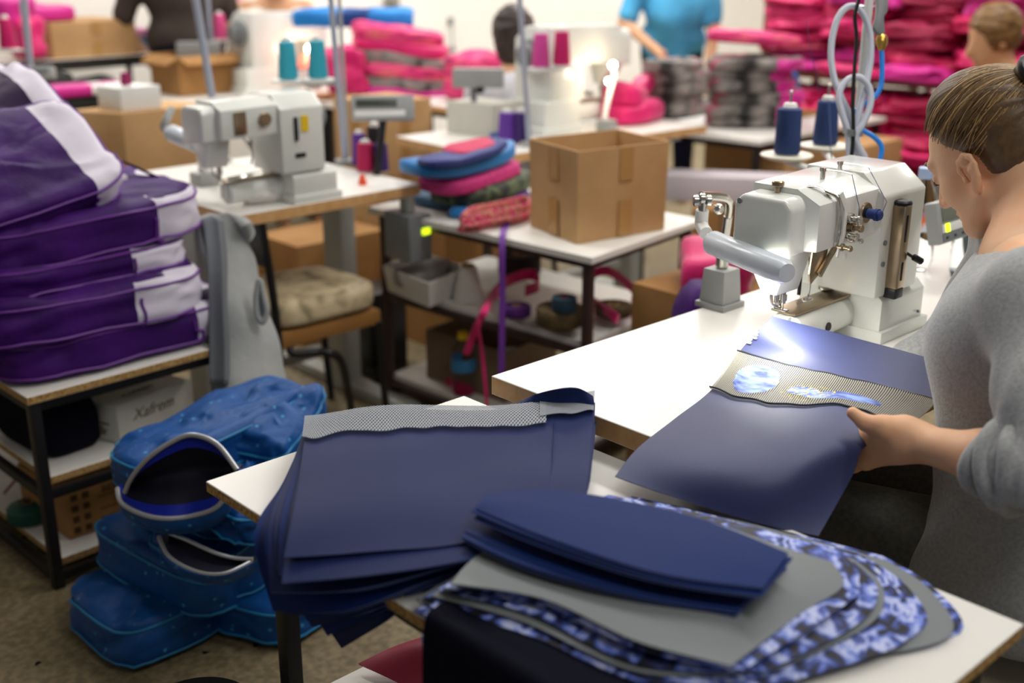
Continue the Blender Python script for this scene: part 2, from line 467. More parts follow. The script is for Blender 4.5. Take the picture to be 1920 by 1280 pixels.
    def build(s, name, m, parent=None, it=2):
        V, F = s.mesh(it); mb = MB(); mb.V = [Vector(v) for v in V]; mb.F = [tuple(int(i) for i in f) for f in F]; mb.I = [0] * len(F)
        return mb.build(name, m, parent, smooth=180)
# ---------------------------------------------------------------- palette
LAM = mat('white_laminate', (236, 234, 228), 0.32, var=(3, (228, 226, 219), 0.3, 0.7))
PART = mat('particle_board_edge', (196, 158, 98), 0.8, var=(160, (140, 105, 55), 0.4, 0.65))
BEECH = mat('beech_edge', (216, 172, 118), 0.5, var=(30, (200, 152, 98), 0.35, 0.65))
BLACK = mat('black_steel', (24, 22, 22), 0.45)
BROWNST = mat('brown_steel', (62, 42, 36), 0.5)
GREYST = mat('light_grey_steel', (176, 178, 172), 0.45)
WALLM = mat('cream_wall_paint', (247, 244, 237), 0.9, var=(1.2, (241, 238, 229), 0.3, 0.7))
FLOORM = mat('speckled_vinyl_floor', (142, 128, 98), 0.6, var=(55, (110, 98, 72), 0.35, 0.62), bump=(90, 0.08))
CEILM = mat('white_ceiling', (238, 238, 235), 0.9)
CARD = mat('cardboard', (190, 152, 104), 0.8, var=(6, (178, 138, 92), 0.35, 0.65))
CARDD = mat('brown_cardboard', (160, 118, 66), 0.8, var=(7, (148, 106, 58), 0.35, 0.65))
TAPE = mat('packing_tape', (176, 134, 80), 0.25)
MWHITE = mat('machine_enamel', (222, 225, 219), 0.22, coat=0.3)
MGREY = mat('machine_grey', (120, 124, 126), 0.4)
STEEL = mat('bright_steel', (205, 203, 196), 0.18, metal=1.0)
BRONZE = mat('satin_nickel', (170, 152, 126), 0.3, metal=1.0)
BLK = mat('black_plastic', (22, 22, 24), 0.4)
WPLA = mat('white_plastic', (228, 228, 224), 0.4)
GPLA = mat('grey_plastic', (158, 160, 158), 0.45)
NAVY = mat('navy_coated_fabric', (27, 40, 86), 0.6, sheen=0.03, spec=0.16, bump=(260, 0.04))
NAVYC = mat('glossy_coated_navy', (42, 51, 96), 0.6, sheen=0.08, spec=0.75, bump=(300, 0.03))
NAVYE = mat('highlit_cut_navy_edge', (84, 98, 152), 0.8)  # paler cut edge, with an edge highlight put into its colour
NAVYD = mat('deep_blue_lining_fabric', (15, 40, 98), 0.65, spec=0.16, sheen=0.02, bump=(200, 0.05))
INK = mat('black_navy_fabric', (12, 14, 28), 0.8, spec=0.1)
GREYBK = mat('grey_fabric_backing', (122, 128, 130), 0.65, bump=(220, 0.05))
PRINT = ramp_mat('blue_flower_print', ((0.40, (20, 21, 30)), (0.455, (44, 58, 130)), (0.51, (98, 124, 216)), (0.585, (206, 214, 246)), (0.63, (86, 108, 200)), (0.70, (26, 28, 44))), 34, 0.6, detail=6, stretch=(1, 1, 1.3))
NET = net_mat('grey_netting', (176, 182, 190), 250, 26, 0.40)
NETP = net_mat('printed_netting', (150, 148, 134), 330, 0, 0.62, printed=True)
PURP = mat('purple_nylon', (70, 20, 112), 0.6, spec=0.2, sheen=0.03, var=(5, (50, 14, 82), 0.35, 0.65), bump=(22, 0.35))
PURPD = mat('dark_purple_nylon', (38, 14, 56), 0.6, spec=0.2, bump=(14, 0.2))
PURPL = mat('purple_piping', (104, 44, 140), 0.5)
LILAC = mat('pale_lilac_fabric', (212, 206, 220), 0.6, bump=(16, 0.2))
def bluebag():
    m = mat('blue_patterned_nylon', (8, 84, 150), 0.5, sheen=0.05, spec=0.35, bump=(24, 0.45)); n = m.node_tree.nodes; L = m.node_tree.links; b = n['Principled BSDF']
    tc = n.new('ShaderNodeTexCoord'); v = n.new('ShaderNodeTexVoronoi'); v.inputs['Scale'].default_value = 32; L.new(tc.outputs['Object'], v.inputs['Vector'])
    c = n.new('ShaderNodeValToRGB'); e = c.color_ramp.elements; e[0].position = 0.1; e[0].color = (*lin((60, 150, 200)), 1); e[1].position = 0.17; e[1].color = (*lin((5, 74, 142)), 1)
    L.new(v.outputs['Distance'], c.inputs[0]); L.new(c.outputs[0], b.inputs['Base Color']); return m
BLUEB = bluebag()
COBALT = mat('cobalt_lining', (12, 34, 150), 0.5, spec=0.25)
TEALP = mat('teal_piping', (28, 120, 170), 0.5)
ZIP = mat('grey_zip_teeth', (176, 178, 182), 0.35, metal=0.6)
DKBLUE = mat('dark_blue_bag_inside', (10, 14, 34), 0.7)
PINK = mat('hot_pink_nylon', (226, 32, 116), 0.5, sheen=0.3, var=(7, (196, 20, 96), 0.3, 0.7), bump=(12, 0.3))
MAG = mat('magenta_nylon', (204, 30, 140), 0.5, sheen=0.3, bump=(12, 0.3))
CRIM = mat('crimson_cloth', (140, 10, 48), 0.6, bump=(10, 0.2))
GREYPAT = ramp_mat('grey_spotted_fabric', ((0.34, (34, 36, 36)), (0.42, (110, 106, 102)), (0.6, (140, 134, 130)), (0.68, (190, 60, 96))), 10, 0.7, detail=2)
PINKPAT = ramp_mat('pink_striped_fabric', ((0.3, (150, 20, 70)), (0.5, (220, 40, 120)), (0.66, (236, 110, 120)), (0.8, (200, 130, 100))), 9, 0.6, detail=3, stretch=(1, 1, 5))
CAMO = ramp_mat('green_camouflage_fabric', ((0.38, (28, 38, 36)), (0.47, (52, 66, 48)), (0.55, (96, 110, 74)), (0.64, (34, 42, 44))), 16, 0.7, detail=2)
SKYB = mat('sky_blue_nylon', (22, 116, 184), 0.5, sheen=0.2, bump=(12, 0.3))
SKIN = mat('skin', (232, 186, 150), 0.5, sss=0.2, var=(14, (222, 168, 130), 0.35, 0.7), spec=0.35)
SKIN2 = mat('skin_warm', (206, 156, 118), 0.55)
HAIRC = mat('mid_brown_hair', (112, 86, 54), 0.5)
HAIRL = mat('fair_brown_hair', (172, 138, 88), 0.4)
HAIR = ramp_mat('brown_hair', ((0.3, (78, 58, 34)), (0.7, (100, 76, 46))), 70, 0.5, detail=4, stretch=(1, 1, 1))
HAIRD = mat('dark_hair', (38, 28, 24), 0.5, var=(40, (58, 42, 34), 0.4, 0.7))
HAIRR = mat('auburn_hair', (84, 34, 28), 0.5, var=(40, (120, 56, 42), 0.4, 0.7))
HAIRB = mat('sandy_hair', (126, 92, 50), 0.5, var=(40, (96, 68, 36), 0.4, 0.7))
MARL = mat('grey_marl_jersey', (168, 170, 170), 0.85, var=(180, (150, 152, 153), 0.35, 0.65), sheen=0.3, bump=(320, 0.12))
JEANS = mat('grey_denim', (88, 86, 78), 0.8, var=(120, (74, 72, 66), 0.35, 0.65))
CREAM = mat('cream_cloth', (206, 198, 180), 0.8)
FLEECE = mat('grey_fleece', (158, 160, 158), 0.95, sheen=0.4, var=(5, (146, 150, 150), 0.35, 0.65), bump=(40, 0.25))
YELLOW = mat('yellow_plastic', (232, 196, 24), 0.4)
LIME = mat('lime_indicator', (200, 230, 30), 0.4, emit=1.2)
HOSE = mat('clear_white_hose', (206, 212, 226), 0.25, trans=0.25)
BLUEH = mat('blue_hose', (24, 128, 220), 0.35)
BRASS = mat('brass', (214, 176, 90), 0.28, metal=1.0)
PETM = mat('clear_pet', (238, 244, 246), 0.06, trans=1.0, ior=1.2)
GLOW = mat('lit_bulb', (255, 236, 200), 0.5, emit=30.0)

# ---------------------------------------------------------------- room shell
def struct(name, mb, m): return tag(mb.build(name, m), None, None, None, 'structure')
struct('floor', MB().boxr((-3.5, -3.5, -0.06), (9.75, 6.75, 0.0)), FLOORM)
struct('wall_left', MB().boxr((-3.5, 6.6, 0), (9.75, 6.75, 3.1)), WALLM)
struct('wall_right', MB().boxr((9.6, -3.5, 0), (9.75, 6.6, 3.1)), WALLM)
struct('ceiling', MB().boxr((-3.5, -3.5, 3.1), (9.75, 6.75, 3.16)), CEILM)
struct('baseboard_left', MB().boxr((-3.5, 6.575, 0), (9.575, 6.6, 0.09), 0.004), GPLA)
struct('baseboard_right', MB().boxr((9.575, -3.5, 0), (9.6, 6.575, 0.09), 0.004), GPLA)

# ---------------------------------------------------------------- furniture builders
V3 = lambda x, y, z=0: Vector((x, y, z))
def table(name, label, c, e1, e2, z, th=0.022, edge=None, legs='frame', shelves=(), legm=None, group=None, inset=0.03, cat='table', legat=None, tk=(0.12, 0.88)):
    """c = one corner (x,y); e1,e2 = edge vectors; shelves = heights"""
    edge = edge or PART; legm = legm or BLACK; c = V3(*c); e1 = V3(*e1); e2 = V3(*e2); mid = c + (e1 + e2) / 2
    t = thing(name, label, cat, (mid.x, mid.y, 0), group)
    def slab(nm, zz, ins):
        a = e1.normalized() * ins; b = e2.normalized() * ins
        q = [c + a + b, c + e1 - a + b, c + e1 + e2 - a - b, c + e2 + a - b]
        mb = MB().prism([(p.x, p.y) for p in q], (0, 0, zz - th), (1, 0, 0), (0, 1, 0), (0, 0, th), 0.0012, seg=1)
        o = mb.build(nm, [LAM, edge], t, smooth=20)
        for p in o.data.polygons:
            if abs(p.normal.z) < 0.5: p.material_index = 1
        return o
    slab('tabletop', z, 0)
    u1 = e1.normalized(); u2 = e2.normalized()
    if legs == 'frame':
        w = 0.026; pts = []
        for a in (0, 1):
            for b in (0, 1):
                p = c + u1 * (inset if not a else e1.length - inset) + u2 * (inset if not b else e2.length - inset)
                if legat and (a, b) in legat: p = V3(*legat[(a, b)])
                pts.append(p)
                MB().box((p.x, p.y, (z - th) / 2), (w, w, z - th), 0.002, rz=math.atan2(e1.y, e1.x)).build('leg', legm, t)
        for zz in (z - th - 0.014,) + tuple(s - th - 0.011 for s in shelves):
            for i, j in ((0, 1), (1, 3), (3, 2), (2, 0)):
                a, b = pts[i], pts[j]; d = b - a; m = (a + b) / 2
                MB().box((m.x, m.y, zz), (d.length - w, 0.02, 0.022), 0.001, rz=math.atan2(d.y, d.x)).build('rail', legm, t)
        for s in shelves: slab('shelf', s, 0.045)
    elif legs == 'tee':
        for k in tk:
            p = c + e1 * k + e2 * 0.5; a = math.atan2(e2.y, e2.x)
            MB().box((p.x, p.y, (z - th) / 2 + 0.015), (0.11, 0.06, z - th - 0.03), 0.006, rz=a).build('leg', legm, t)
            MB().box((p.x, p.y, 0.02), (e2.length * 0.95, 0.07, 0.04), 0.008, rz=a).build('foot', legm, t)
            MB().box((p.x, p.y, z - th - 0.012), (e2.length * 0.85, 0.06, 0.022), 0.003, rz=a).build('bracket', legm, t)
        m = c + e1 * 0.5 + e2 * 0.5
        MB().box((m.x, m.y, 0.16), (e1.length * 0.76 - 0.12, 0.035, 0.035), 0.003, rz=math.atan2(e1.y, e1.x)).build('crossbar', legm, t)
    return t

def carton(name, label, c, e1, e2, z, h, m=None, open_=True, flare=0.0, tape=True, group=None, cat='box', flaps=False):
    m = m or CARD; c = V3(*c); e1 = V3(*e1); e2 = V3(*e2); mid = c + (e1 + e2) / 2; th = 0.005
    t = thing(name, label, cat, (mid.x, mid.y, z), group)
    Q = [c, c + e1, c + e1 + e2, c + e2]
    if open_:
        mb = MB(); U = []; W = []
        for zz, k in ((0, 0), (h * 0.5, 0.3), (h, 1.0)):
            for p in Q:
                d = (p - mid); d.z = 0; U.append(V3(p.x, p.y, z + zz) + d * flare * k); W.append(V3(p.x, p.y, z + max(zz, th)) + d * flare * k - d.normalized() * th * 1.5)
        F = []
        for L in (0, 4):
            for i in range(4):
                j = (i + 1) % 4; F.append((L + i, L + j, L + 4 + j, L + 4 + i)); F.append((12 + L + j, 12 + L + i, 16 + L + i, 16 + L + j))
        for i in range(4): j = (i + 1) % 4; F.append((8 + i, 8 + j, 20 + j, 20 + i))
        F += [(3, 2, 1, 0), (12, 13, 14, 15)]
        mb.add(U + W, F); mb.build('body', m, t, smooth=20)
        if flaps:
            for i in range(4):
                j = (i + 1) % 4; a, b = U[8 + i], U[8 + j]; n = ((a + b) / 2 - mid); n.z = 0; n.normalize(); d = n * 0.06 + V3(0, 0, -0.035); ins = (b - a) * 0.04
                MB().add([a, b, b + d - ins, a + d + ins, a - V3(0, 0, th), b - V3(0, 0, th), b + d - ins - V3(0, 0, th), a + d + ins - V3(0, 0, th)], [(0, 1, 2, 3), (7, 6, 5, 4), (0, 3, 7, 4), (1, 0, 4, 5), (2, 1, 5, 6), (3, 2, 6, 7)]).build('flap', m, t)
    else:
        MB().prism([(p.x, p.y) for p in Q], (0, 0, z), (1, 0, 0), (0, 1, 0), (0, 0, h), 0.003).build('body', m, t, smooth=30)
    if tape:
        for a, b in ((Q[0], Q[1]), (Q[3], Q[0])):
            d = (b - a); n = V3(d.y, -d.x).normalized()
            if n.dot((a + b) / 2 - mid) < 0: n = -n
            p = a + d * 0.52
            for z0, z1 in ((0.0, 0.42), (0.62, 1.0)):
                MB().box((p.x + n.x * (0.002 + flare * 0.1), p.y + n.y * (0.002 + flare * 0.1), z + h * (z0 + z1) / 2), (min(0.05, d.length * 0.2), 0.0025, h * (z1 - z0) - 0.004), rz=math.atan2(d.y, d.x)).build('tape', TAPE, t)
    return t

def cone_spool(name, label, c, h=0.115, r0=0.031, r1=0.024, m=None, group=None, tip=True):
    t = thing(name, label, 'thread', c, group); c = Vector(c)
    MB().lathe([(0, 0.004), (r0 - 0.003, 0.004), (r0, 0.01), (r1, h * 0.94), (r1 - 0.004, h * 0.96), (0, h * 0.96)], c).build('thread', m, t)
    MB().lathe([(0, 0), (r0 * 0.8, 0), (r0 * 0.8, 0.005), (0, 0.005)], c).build('base_ring', WPLA, t)
    if tip:
        MB().lathe([(0, 0.93 * h), (r1 * 0.55, 0.93 * h), (r1 * 0.62, 0.98 * h), (r1 * 0.5, 1.06 * h), (r1 * 0.2, 1.07 * h), (0, 1.07 * h)], c).build('tube_tip', WPLA, t)
    return t

TMATS = {}
def tm(nm, rgb): return mat(nm + '_thread', rgb, 0.75, bump=(180, 0.2))

# ---------------------------------------------------------------- sewing machine (local: needle at origin, x along the arm, z=0 on the table)
def machine(label, detail=True):
    t = thing('sewing_machine', label, 'sewing machine')
    MB().boxr((0.185, -0.098, 0), (0.36, 0.1, 0.024), 0.004).build('plinth', MWHITE, t)
    MB().prism([(-0.09, 0.022), (0.09, 0.022), (0.09, 0.1), (-0.072, 0.1), (-0.09, 0.082)], (0.19, 0, 0), (0, 1, 0), (0, 0, 1), (0.158, 0, 0), 0.004).build('base', MWHITE, t)
    MB().prism([(-0.093, 0.095), (0.075, 0.095), (0.075, 0.325), (-0.045, 0.325), (-0.093, 0.286)], (0.155, 0, 0), (0, 1, 0), (0, 0, 1), (0.15, 0, 0), 0.006).build('pillar', MWHITE, t)
    arm = [(-0.078, 0.212), (0.062, 0.2), (0.062, 0.318), (-0.03, 0.318), (-0.078, 0.296)]
    MB().prism(arm, (-0.03, 0, 0), (0, 1, 0), (0, 0, 1), (0.2, 0, 0.004), 0.006).build('arm', MWHITE, t)
    MB().prism([(-0.052, 0.205), (0.066, 0.188), (0.066, 0.288), (0.05, 0.305), (-0.038, 0.305), (-0.052, 0.29)], (-0.078, 0, 0), (0, 1, 0), (0, 0, 1), (0.078, 0, 0.004), 0.009, seg=3).build('end_cover', MWHITE, t)
    MB().prism([(-0.045, 0.215), (0.055, 0.2), (0.012, 0.128), (-0.02, 0.128)], (-0.055, 0, 0), (0, 1, 0), (0, 0, 1), (0.07, 0, 0), 0.005).build('needle_housing', MWHITE, t)
    b = MB().cyl((0.012, 0, 0.046), (0.2, 0, 0.046), 0.035, n=28, bev=0.004); b.boxr((0.0, -0.012, 0.03), (0.02, 0.012, 0.074), 0.003)
    b.build('cylinder_bed', MWHITE, t)
    MB().boxr((0.004, -0.024, 0.0795), (0.2, 0.028, 0.0835), 0.001).build('needle_plate', BRONZE, t)
    nb = MB(); nb.cyl((0, 0, 0.1), (0, 0, 0.2), 0.004, n=10); nb.cyl((0, 0, 0.084), (0, 0, 0.1), 0.0012, n=6); nb.cyl((0, 0, 0.105), (0, 0, 0.118), 0.006, n=10)
    nb.build('needle_bar', STEEL, t)
    pf = MB(); pf.cyl((0.0, 0.014, 0.1), (0.0, 0.014, 0.2), 0.005, n=10); pf.boxr((-0.006, -0.01, 0.086), (0.006, 0.02, 0.089), 0.001); pf.boxr((-0.004, 0.006, 0.088), (0.004, 0.018, 0.105), 0.001)
    pf.tube([(-0.012, 0.01, 0.15), (-0.018, 0.014, 0.12), (-0.016, 0.012, 0.1), (-0.006, 0.0, 0.092)], 0.003, smooth=4)
    pf.build('presser_foot', STEEL, t)
    if detail:
        fp = MB(); fp.prism([(-0.012, 0.25), (0.03, 0.262), (0.032, 0.2), (0.012, 0.165), (-0.014, 0.15), (-0.02, 0.17)], (0, -0.058, 0), (1, 0, 0), (0, 0, 1), (0, -0.004, 0), 0.001)
        fp.prism([(0.0, 0.17), (0.05, 0.215), (0.06, 0.21), (0.01, 0.16)], (0, -0.062, 0), (1, 0, 0), (0, 0, 1), (0, -0.006, 0), 0.001)
        fp.build('face_plate', BRONZE, t)
        tk = MB(); tk.prism([(0.014, 0.31), (0.026, 0.314), (0.046, 0.285), (0.046, 0.235), (0.03, 0.195), (0.024, 0.198), (0.036, 0.236), (0.036, 0.28)], (0, -0.082, 0), (1, 0, 0), (0, 0, 1), (0, -0.004, 0), 0.001)
        tk.build('take_up_guard', MWHITE, t)
        MB().tube([(0.01, -0.06, 0.312), (0.018, -0.082, 0.3), (0.022, -0.084, 0.262), (0.02, -0.084, 0.225)], 0.003, smooth=5).build('take_up_lever', STEEL, t)
        MB().tube([(-0.012, -0.02, 0.308), (0.0, -0.03, 0.318), (0.012, -0.05, 0.316), (0.016, -0.07, 0.3)], 0.004, n=6, smooth=5, flat=0.4).build('lever', STEEL, t)
        for i, (x, z, r) in enumerate(((0.058, 0.262, 0.009), (0.066, 0.245, 0.009), (0.054, 0.232, 0.008), (0.036, 0.214, 0.007), (0.07, 0.222, 0.006))):
            g = MB(); g.cyl((x, -0.078, z), (x, -0.09, z), r, n=14, bev=0.001); g.cyl((x, -0.09, z), (x, -0.104, z), r * 0.55, n=10); g.cyl((x, -0.1, z), (x, -0.106, z), r * 0.8, n=12, bev=0.001)
            g.build('tension_disc', BRONZE if i % 2 else STEEL, t)
        MB().cyl((0.115, -0.078, 0.262), (0.115, -0.084, 0.262), 0.019, n=28, bev=0.0015).build('dial_plate', BRONZE, t)
        k = MB().cyl((0.115, -0.084, 0.262), (0.115, -0.112, 0.262), 0.009, n=20, bev=0.002); k.cyl((0.115, -0.1, 0.262), (0.115, -0.106, 0.262), 0.011, n=20)
        k.build('dial_knob', tm('navy', (40, 60, 120)), t)
        MB().boxr((0.056, -0.0815, 0.188), (0.064, -0.079, 0.197)).build('label_plate', WPLA, t)
        s = MB().boxr((0.188, -0.116, 0.112), (0.216, -0.09, 0.268), 0.003); s.build('stitch_scale', BRONZE, t)
        s = MB()
        for z0, z1 in ((0.127, 0.162), (0.2, 0.25)): s.boxr((0.199, -0.1172, z0), (0.205, -0.1155, z1), 0.001)
        s.boxr((0.2165, -0.112, 0.13), (0.222, -0.096, 0.24), 0.001); s.build('scale_slot', BLK, t)
        MB().cyl((0.203, -0.103, 0.266), (0.203, -0.103, 0.276), 0.017, n=20, bev=0.003).build('scale_cap', BLK, t)
        MB().boxr((0.188, -0.115, 0.092), (0.218, -0.09, 0.112), 0.003).build('scale_foot', BLK, t)
        lv = MB().tube([(0.222, -0.104, 0.178), (0.232, -0.112, 0.17), (0.238, -0.118, 0.165)], 0.003, smooth=4); lv.cyl((0.236, -0.117, 0.167), (0.252, -0.128, 0.156), 0.0065, n=12, bev=0.002)
        lv.build('stitch_lever', BLK, t)
        MB().boxr((0.226, -0.0955, 0.19), (0.231, -0.093, 0.245)).build('yellow_strip', YELLOW, t)
        for q0, q1, r in (((0.17, -0.093, 0.2), (0.17, -0.096, 0.2), 0.005), ((0.17, -0.093, 0.16), (0.17, -0.096, 0.16), 0.005), ((0.33, -0.09, 0.035), (0.33, -0.094, 0.035), 0.003), ((-0.079, 0.052, 0.292), (-0.081, 0.052, 0.292), 0.005)):
            MB().cyl(q0, q1, r, n=12).build('screw', MGREY, t)
        kb = MB().cyl((-0.035, 0.006, 0.303), (-0.035, 0.006, 0.318), 0.005, n=12); kb.cyl((-0.035, 0.006, 0.318), (-0.035, 0.006, 0.328), 0.011, n=20, bev=0.002)
        kb.build('pressure_knob', BRONZE, t)
        for x, y in ((0.07, -0.015), (0.15, 0.0)):
            g = MB().cyl((x, y, 0.316), (x, y, 0.336), 0.0045, n=10, bev=0.001); g.cyl((x, y, 0.334), (x, y, 0.34), 0.006, n=10)
            g.tube([(x, y, 0.337), (x + 0.02, y - 0.025, 0.334), (x + 0.03, y - 0.04, 0.33)], 0.0016, n=6); g.build('thread_guide', STEEL, t)
        d = MB().cyl((0.18, 0.028, 0.083), (0.18, 0.028, 0.092), 0.012, n=18, bev=0.002); d.cyl((0.18, 0.028, 0.09), (0.18, 0.028, 0.1), 0.007, n=12, bev=0.002); d.build('bed_knob', STEEL, t)
        MB().cyl((0.1, -0.022, 0.04), (0.1, -0.0375, 0.042), 0.008, n=16).build('bed_port', BLK, t)
        MB().tube([(0.095, 0.03, 0.205), (0.097, 0.03, 0.15), (0.095, 0.03, 0.09)], 0.0035, smooth=4).build('cable', BLK, t)
        lp = MB().tube([(0.02, -0.03, 0.2), (0.028, -0.034, 0.15), (0.03, -0.03, 0.11), (0.012, -0.02, 0.1)], 0.0018, n=6, smooth=4); lp.boxr((0.018, -0.036, 0.106), (0.04, -0.026, 0.11), 0.001); lp.build('edge_guide', STEEL, t)
    else:
        MB().cyl((0.11, -0.078, 0.262), (0.11, -0.09, 0.262), 0.02, n=20, bev=0.002).build('dial_plate', BRONZE, t)
        MB().boxr((0.01, -0.084, 0.225), (0.05, -0.077, 0.29), 0.003).build('face_plate', BRONZE, t)
        MB().boxr((0.2, -0.1, 0.19), (0.212, -0.092, 0.26), 0.002).build('scale_slot', BLK, t)
        MB().boxr((0.225, -0.096, 0.215), (0.25, -0.092, 0.262)).build('warning_label', YELLOW, t)
        MB().boxr((0.2, -0.097, 0.14), (0.235, -0.092, 0.153), 0.001).build('name_plate', BLK, t)
        MB().tube([(0.03, -0.085, 0.22), (0.045, -0.11, 0.18), (0.05, -0.09, 0.14)], 0.003, smooth=4).build('thread_guide', STEEL, t)
        nb = MB().tube([(0.004, -0.03, 0.09), (0.05, -0.05, 0.098), (0.1, -0.06, 0.1)], 0.008, n=8, smooth=4); nb.build('edge_guide', STEEL, t)
    hw = MB().cyl((0.3, 0.0, 0.24), (0.335, 0.0, 0.24), 0.05, n=32, bev=0.006); hw.cyl((0.335, 0.0, 0.24), (0.36, 0.0, 0.24), 0.036, n=28, bev=0.006)
    hw.build('hand_wheel', MGREY, t)
    return t
# ================================================================ FOREGROUND
near_table = table('work_table', 'low white laminate table in front, carrying the navy and flower-printed fabric stacks', (0.771, 0.475), (0.522, 0), (0, 1.032), 0.72, 0.018, shelves=(0.3,),
                   legat={(0, 0): (0.80, 0.52), (0, 1): (0.80, 1.345), (1, 0): (1.26, 0.52), (1, 1): (1.26, 1.345)})
sew_table = table('sewing_table', 'white sewing table with a beech edge under the large machine in use', (1.29, 0.86), (1.72, 0), (0, 0.57), 0.78, 0.034, edge=BEECH, legs='tee', legm=GREYST)

def lerp_grid(A, B, k): return [[a.lerp(b, k) for a, b in zip(r, q)] for r, q in zip(A, B)]
def keyed(keys, k):
    """keys = [(k, grid)]"""
    for (k0, g0), (k1, g1) in zip(keys, keys[1:]):
        if k <= k1: return lerp_grid(g0, g1, (k - k0) / (k1 - k0))
    return keys[-1][1]
def G(*rows): return [[P(*q) if not isinstance(q, Vector) else q for q in r] for r in rows]
def jig(g, rnd, a, ra=0.012):
    dx, dy, r = rnd.uniform(-a, a), rnd.uniform(-a, a), rnd.uniform(-ra, ra); c = g[1][1]
    return [[Vector((p.x + dx - r * (p.y - c.y), p.y + dy + r * (p.x - c.x), p.z)) for p in row] for row in g]
def panel(name, label, cat, g, mats, th=0.002, ku=7, kv=7, group=None, ripple=0, seed=0, parent=None):
    mb, uv = sheet_mb(dense(g, ku, kv), th, mi_edge=(2 if isinstance(mats, list) and len(mats) > 2 else 0), mi_back=(1 if isinstance(mats, list) and len(mats) > 1 else 0), ripple=ripple, seed=seed)
    o = mb.build(name, mats, parent, smooth=60, uv=uv)
    if label: tag(o, label, cat, group)
    return o
def subgrid(g, v0, v1, u0, u1, lift, nv, nu, wob=0, seed=0):
    """resample part of a dense grid (v rows, u cols in 0..1), lifted"""
    R, C = len(g), len(g[0])
    def s(v, u):
        y = min(max(v, 0), 1) * (R - 1); x = min(max(u, 0), 1) * (C - 1); i = min(int(y), R - 2); j = min(int(x), C - 2); a, b = y - i, x - j
        p = g[i][j].lerp(g[i][j + 1], b).lerp(g[i + 1][j].lerp(g[i + 1][j + 1], b), a)
        if v < 0: p += (g[0][j] - g[1][j]) * (-v * (R - 1))
        if u < 0: p += (g[i][0] - g[i][1]) * (-u * (C - 1))
        if u > 1: p += (g[i][C - 1] - g[i][C - 2]) * ((u - 1) * (C - 1))
        return p
    out = []
    for i in range(nv):
        row = []
        for j in range(nu):
            u = u0 + (u1 - u0) * j / (nu - 1); e = v1 + (wob * noise.noise(Vector((u * 9, seed, 0))) if wob else 0)
            p = s(v0 + (e - v0) * i / (nv - 1), u); row.append(Vector((p.x, p.y, p.z + lift)))
        out.append(row)
    return out

# ---- stack of navy panels, left
S1T = G([(575, 783, .796), (750, 768, .797), (930, 768, .798), (1113, 748, .808)],
        [(566, 862, .796), (745, 850, .798), (930, 846, .798), (1108, 830, .802)],
        [(552, 955, .79), (722, 950, .795), (918, 930, .796), (1102, 900, .797)],
        [(533, 1048, .772), (700, 1034, .784), (890, 1012, .79), (1092, 962, .79)])
S1M = G([(584, 790, .765), (750, 782, .765), (930, 780, .765), (1106, 775, .77)],
        [(532, 905, .765), (715, 895, .765), (910, 875, .765), (1098, 862, .767)],
        [(478, 1000, .748), (672, 1015, .76), (880, 985, .765), (1072, 960, .765)],
        [(494, 1100, .70), (655, 1108, .732), (824, 1064, .752), (1000, 1015, .758)])
S1B = G([(606, 800, .7235), (765, 795, .7235), (930, 795, .7235), (1090, 800, .7235)],
        [(580, 890, .7235), (742, 890, .7235), (920, 880, .7235), (1085, 875, .7235)],
        [(532, 1020, .706), (700, 1050, .716), (880, 1005, .7235), (1055, 965, .7235)],
        [(650, 1205, .57), (712, 1145, .655), (800, 1105, .712), (960, 1060, .7235)])
rnd = random.Random(3)
N1 = 19
for k in range(N1):
    a = k / (N1 - 1); g = keyed([(0, S1B), (0.55, S1M), (1, S1T)], a)
    if 0 < k < N1 - 1:
        g = jig(g, rnd, 0.008); ex = rnd.uniform(-0.008, 0.03)
        for j in range(4): dv = (g[3][j] - g[2][j]).normalized(); g[3][j] = g[3][j] + dv * ex
    if k == N1 - 1:
        dg = dense(g, 9, 9); top = thing('navy_fabric', 'topmost navy panel with a grey netting strip, on the left stack', 'fabric panel', tuple((g[0][0] + g[3][3]) / 2))
        mb, uv = sheet_mb(dg, 0.0016, ripple=0.007); mb.build('cloth', NAVY, top, 60, uv=uv)
        mb, uv = sheet_mb(subgrid(dg, -0.015, 0.19, -0.012, 0.82, 0.0065, 10, 110, 0.035, 1), 0.0008, ripple=0.008); mb.build('netting_strip', NET, top, 60, uv=uv)
        mb, uv = sheet_mb(subgrid(dg, -0.02, 0.15, 0.80, 1.006, 0.0085, 10, 30, 0.04, 5), 0.0008, ripple=0.008); mb.build('netting_strip', NET, top, 60, uv=uv)
        sm = MB().tube([p + Vector((0, 0, 0.0008)) for p in (r[0] for r in subgrid(dg, 0.17, 0.98, 0.845, 0.85, 0.0, 14, 2))], 0.0009, n=5); sm.build('seam', NAVYD, top)
    else:
        panel('navy_fabric', 'plain navy panel within the fanned left stack, below its topmost panel', 'fabric panel', g, [NAVY, NAVY, NAVYE] if k % 3 else [NAVYD, NAVYD, NAVYE], group='navy panels of the left stack')
# a panel of the stack that curls up behind, over the corner of the sewing table
g = G([(975, 752, .80), (1010, 737, .822), (1050, 729, .838), (1085, 728, .838), (1112, 742, .826)],
      [(945, 768, .7975), (1000, 762, .802), (1045, 756, .812), (1085, 752, .818), (1114, 762, .815)],
      [(915, 790, .789), (975, 790, .790), (1040, 790, .791), (1080, 788, .792), (1106, 792, .794)])
panel('navy_fabric', 'navy panel curling up behind the netting strip at the sewing table corner', 'fabric panel', g, NAVY, ku=6, kv=6)

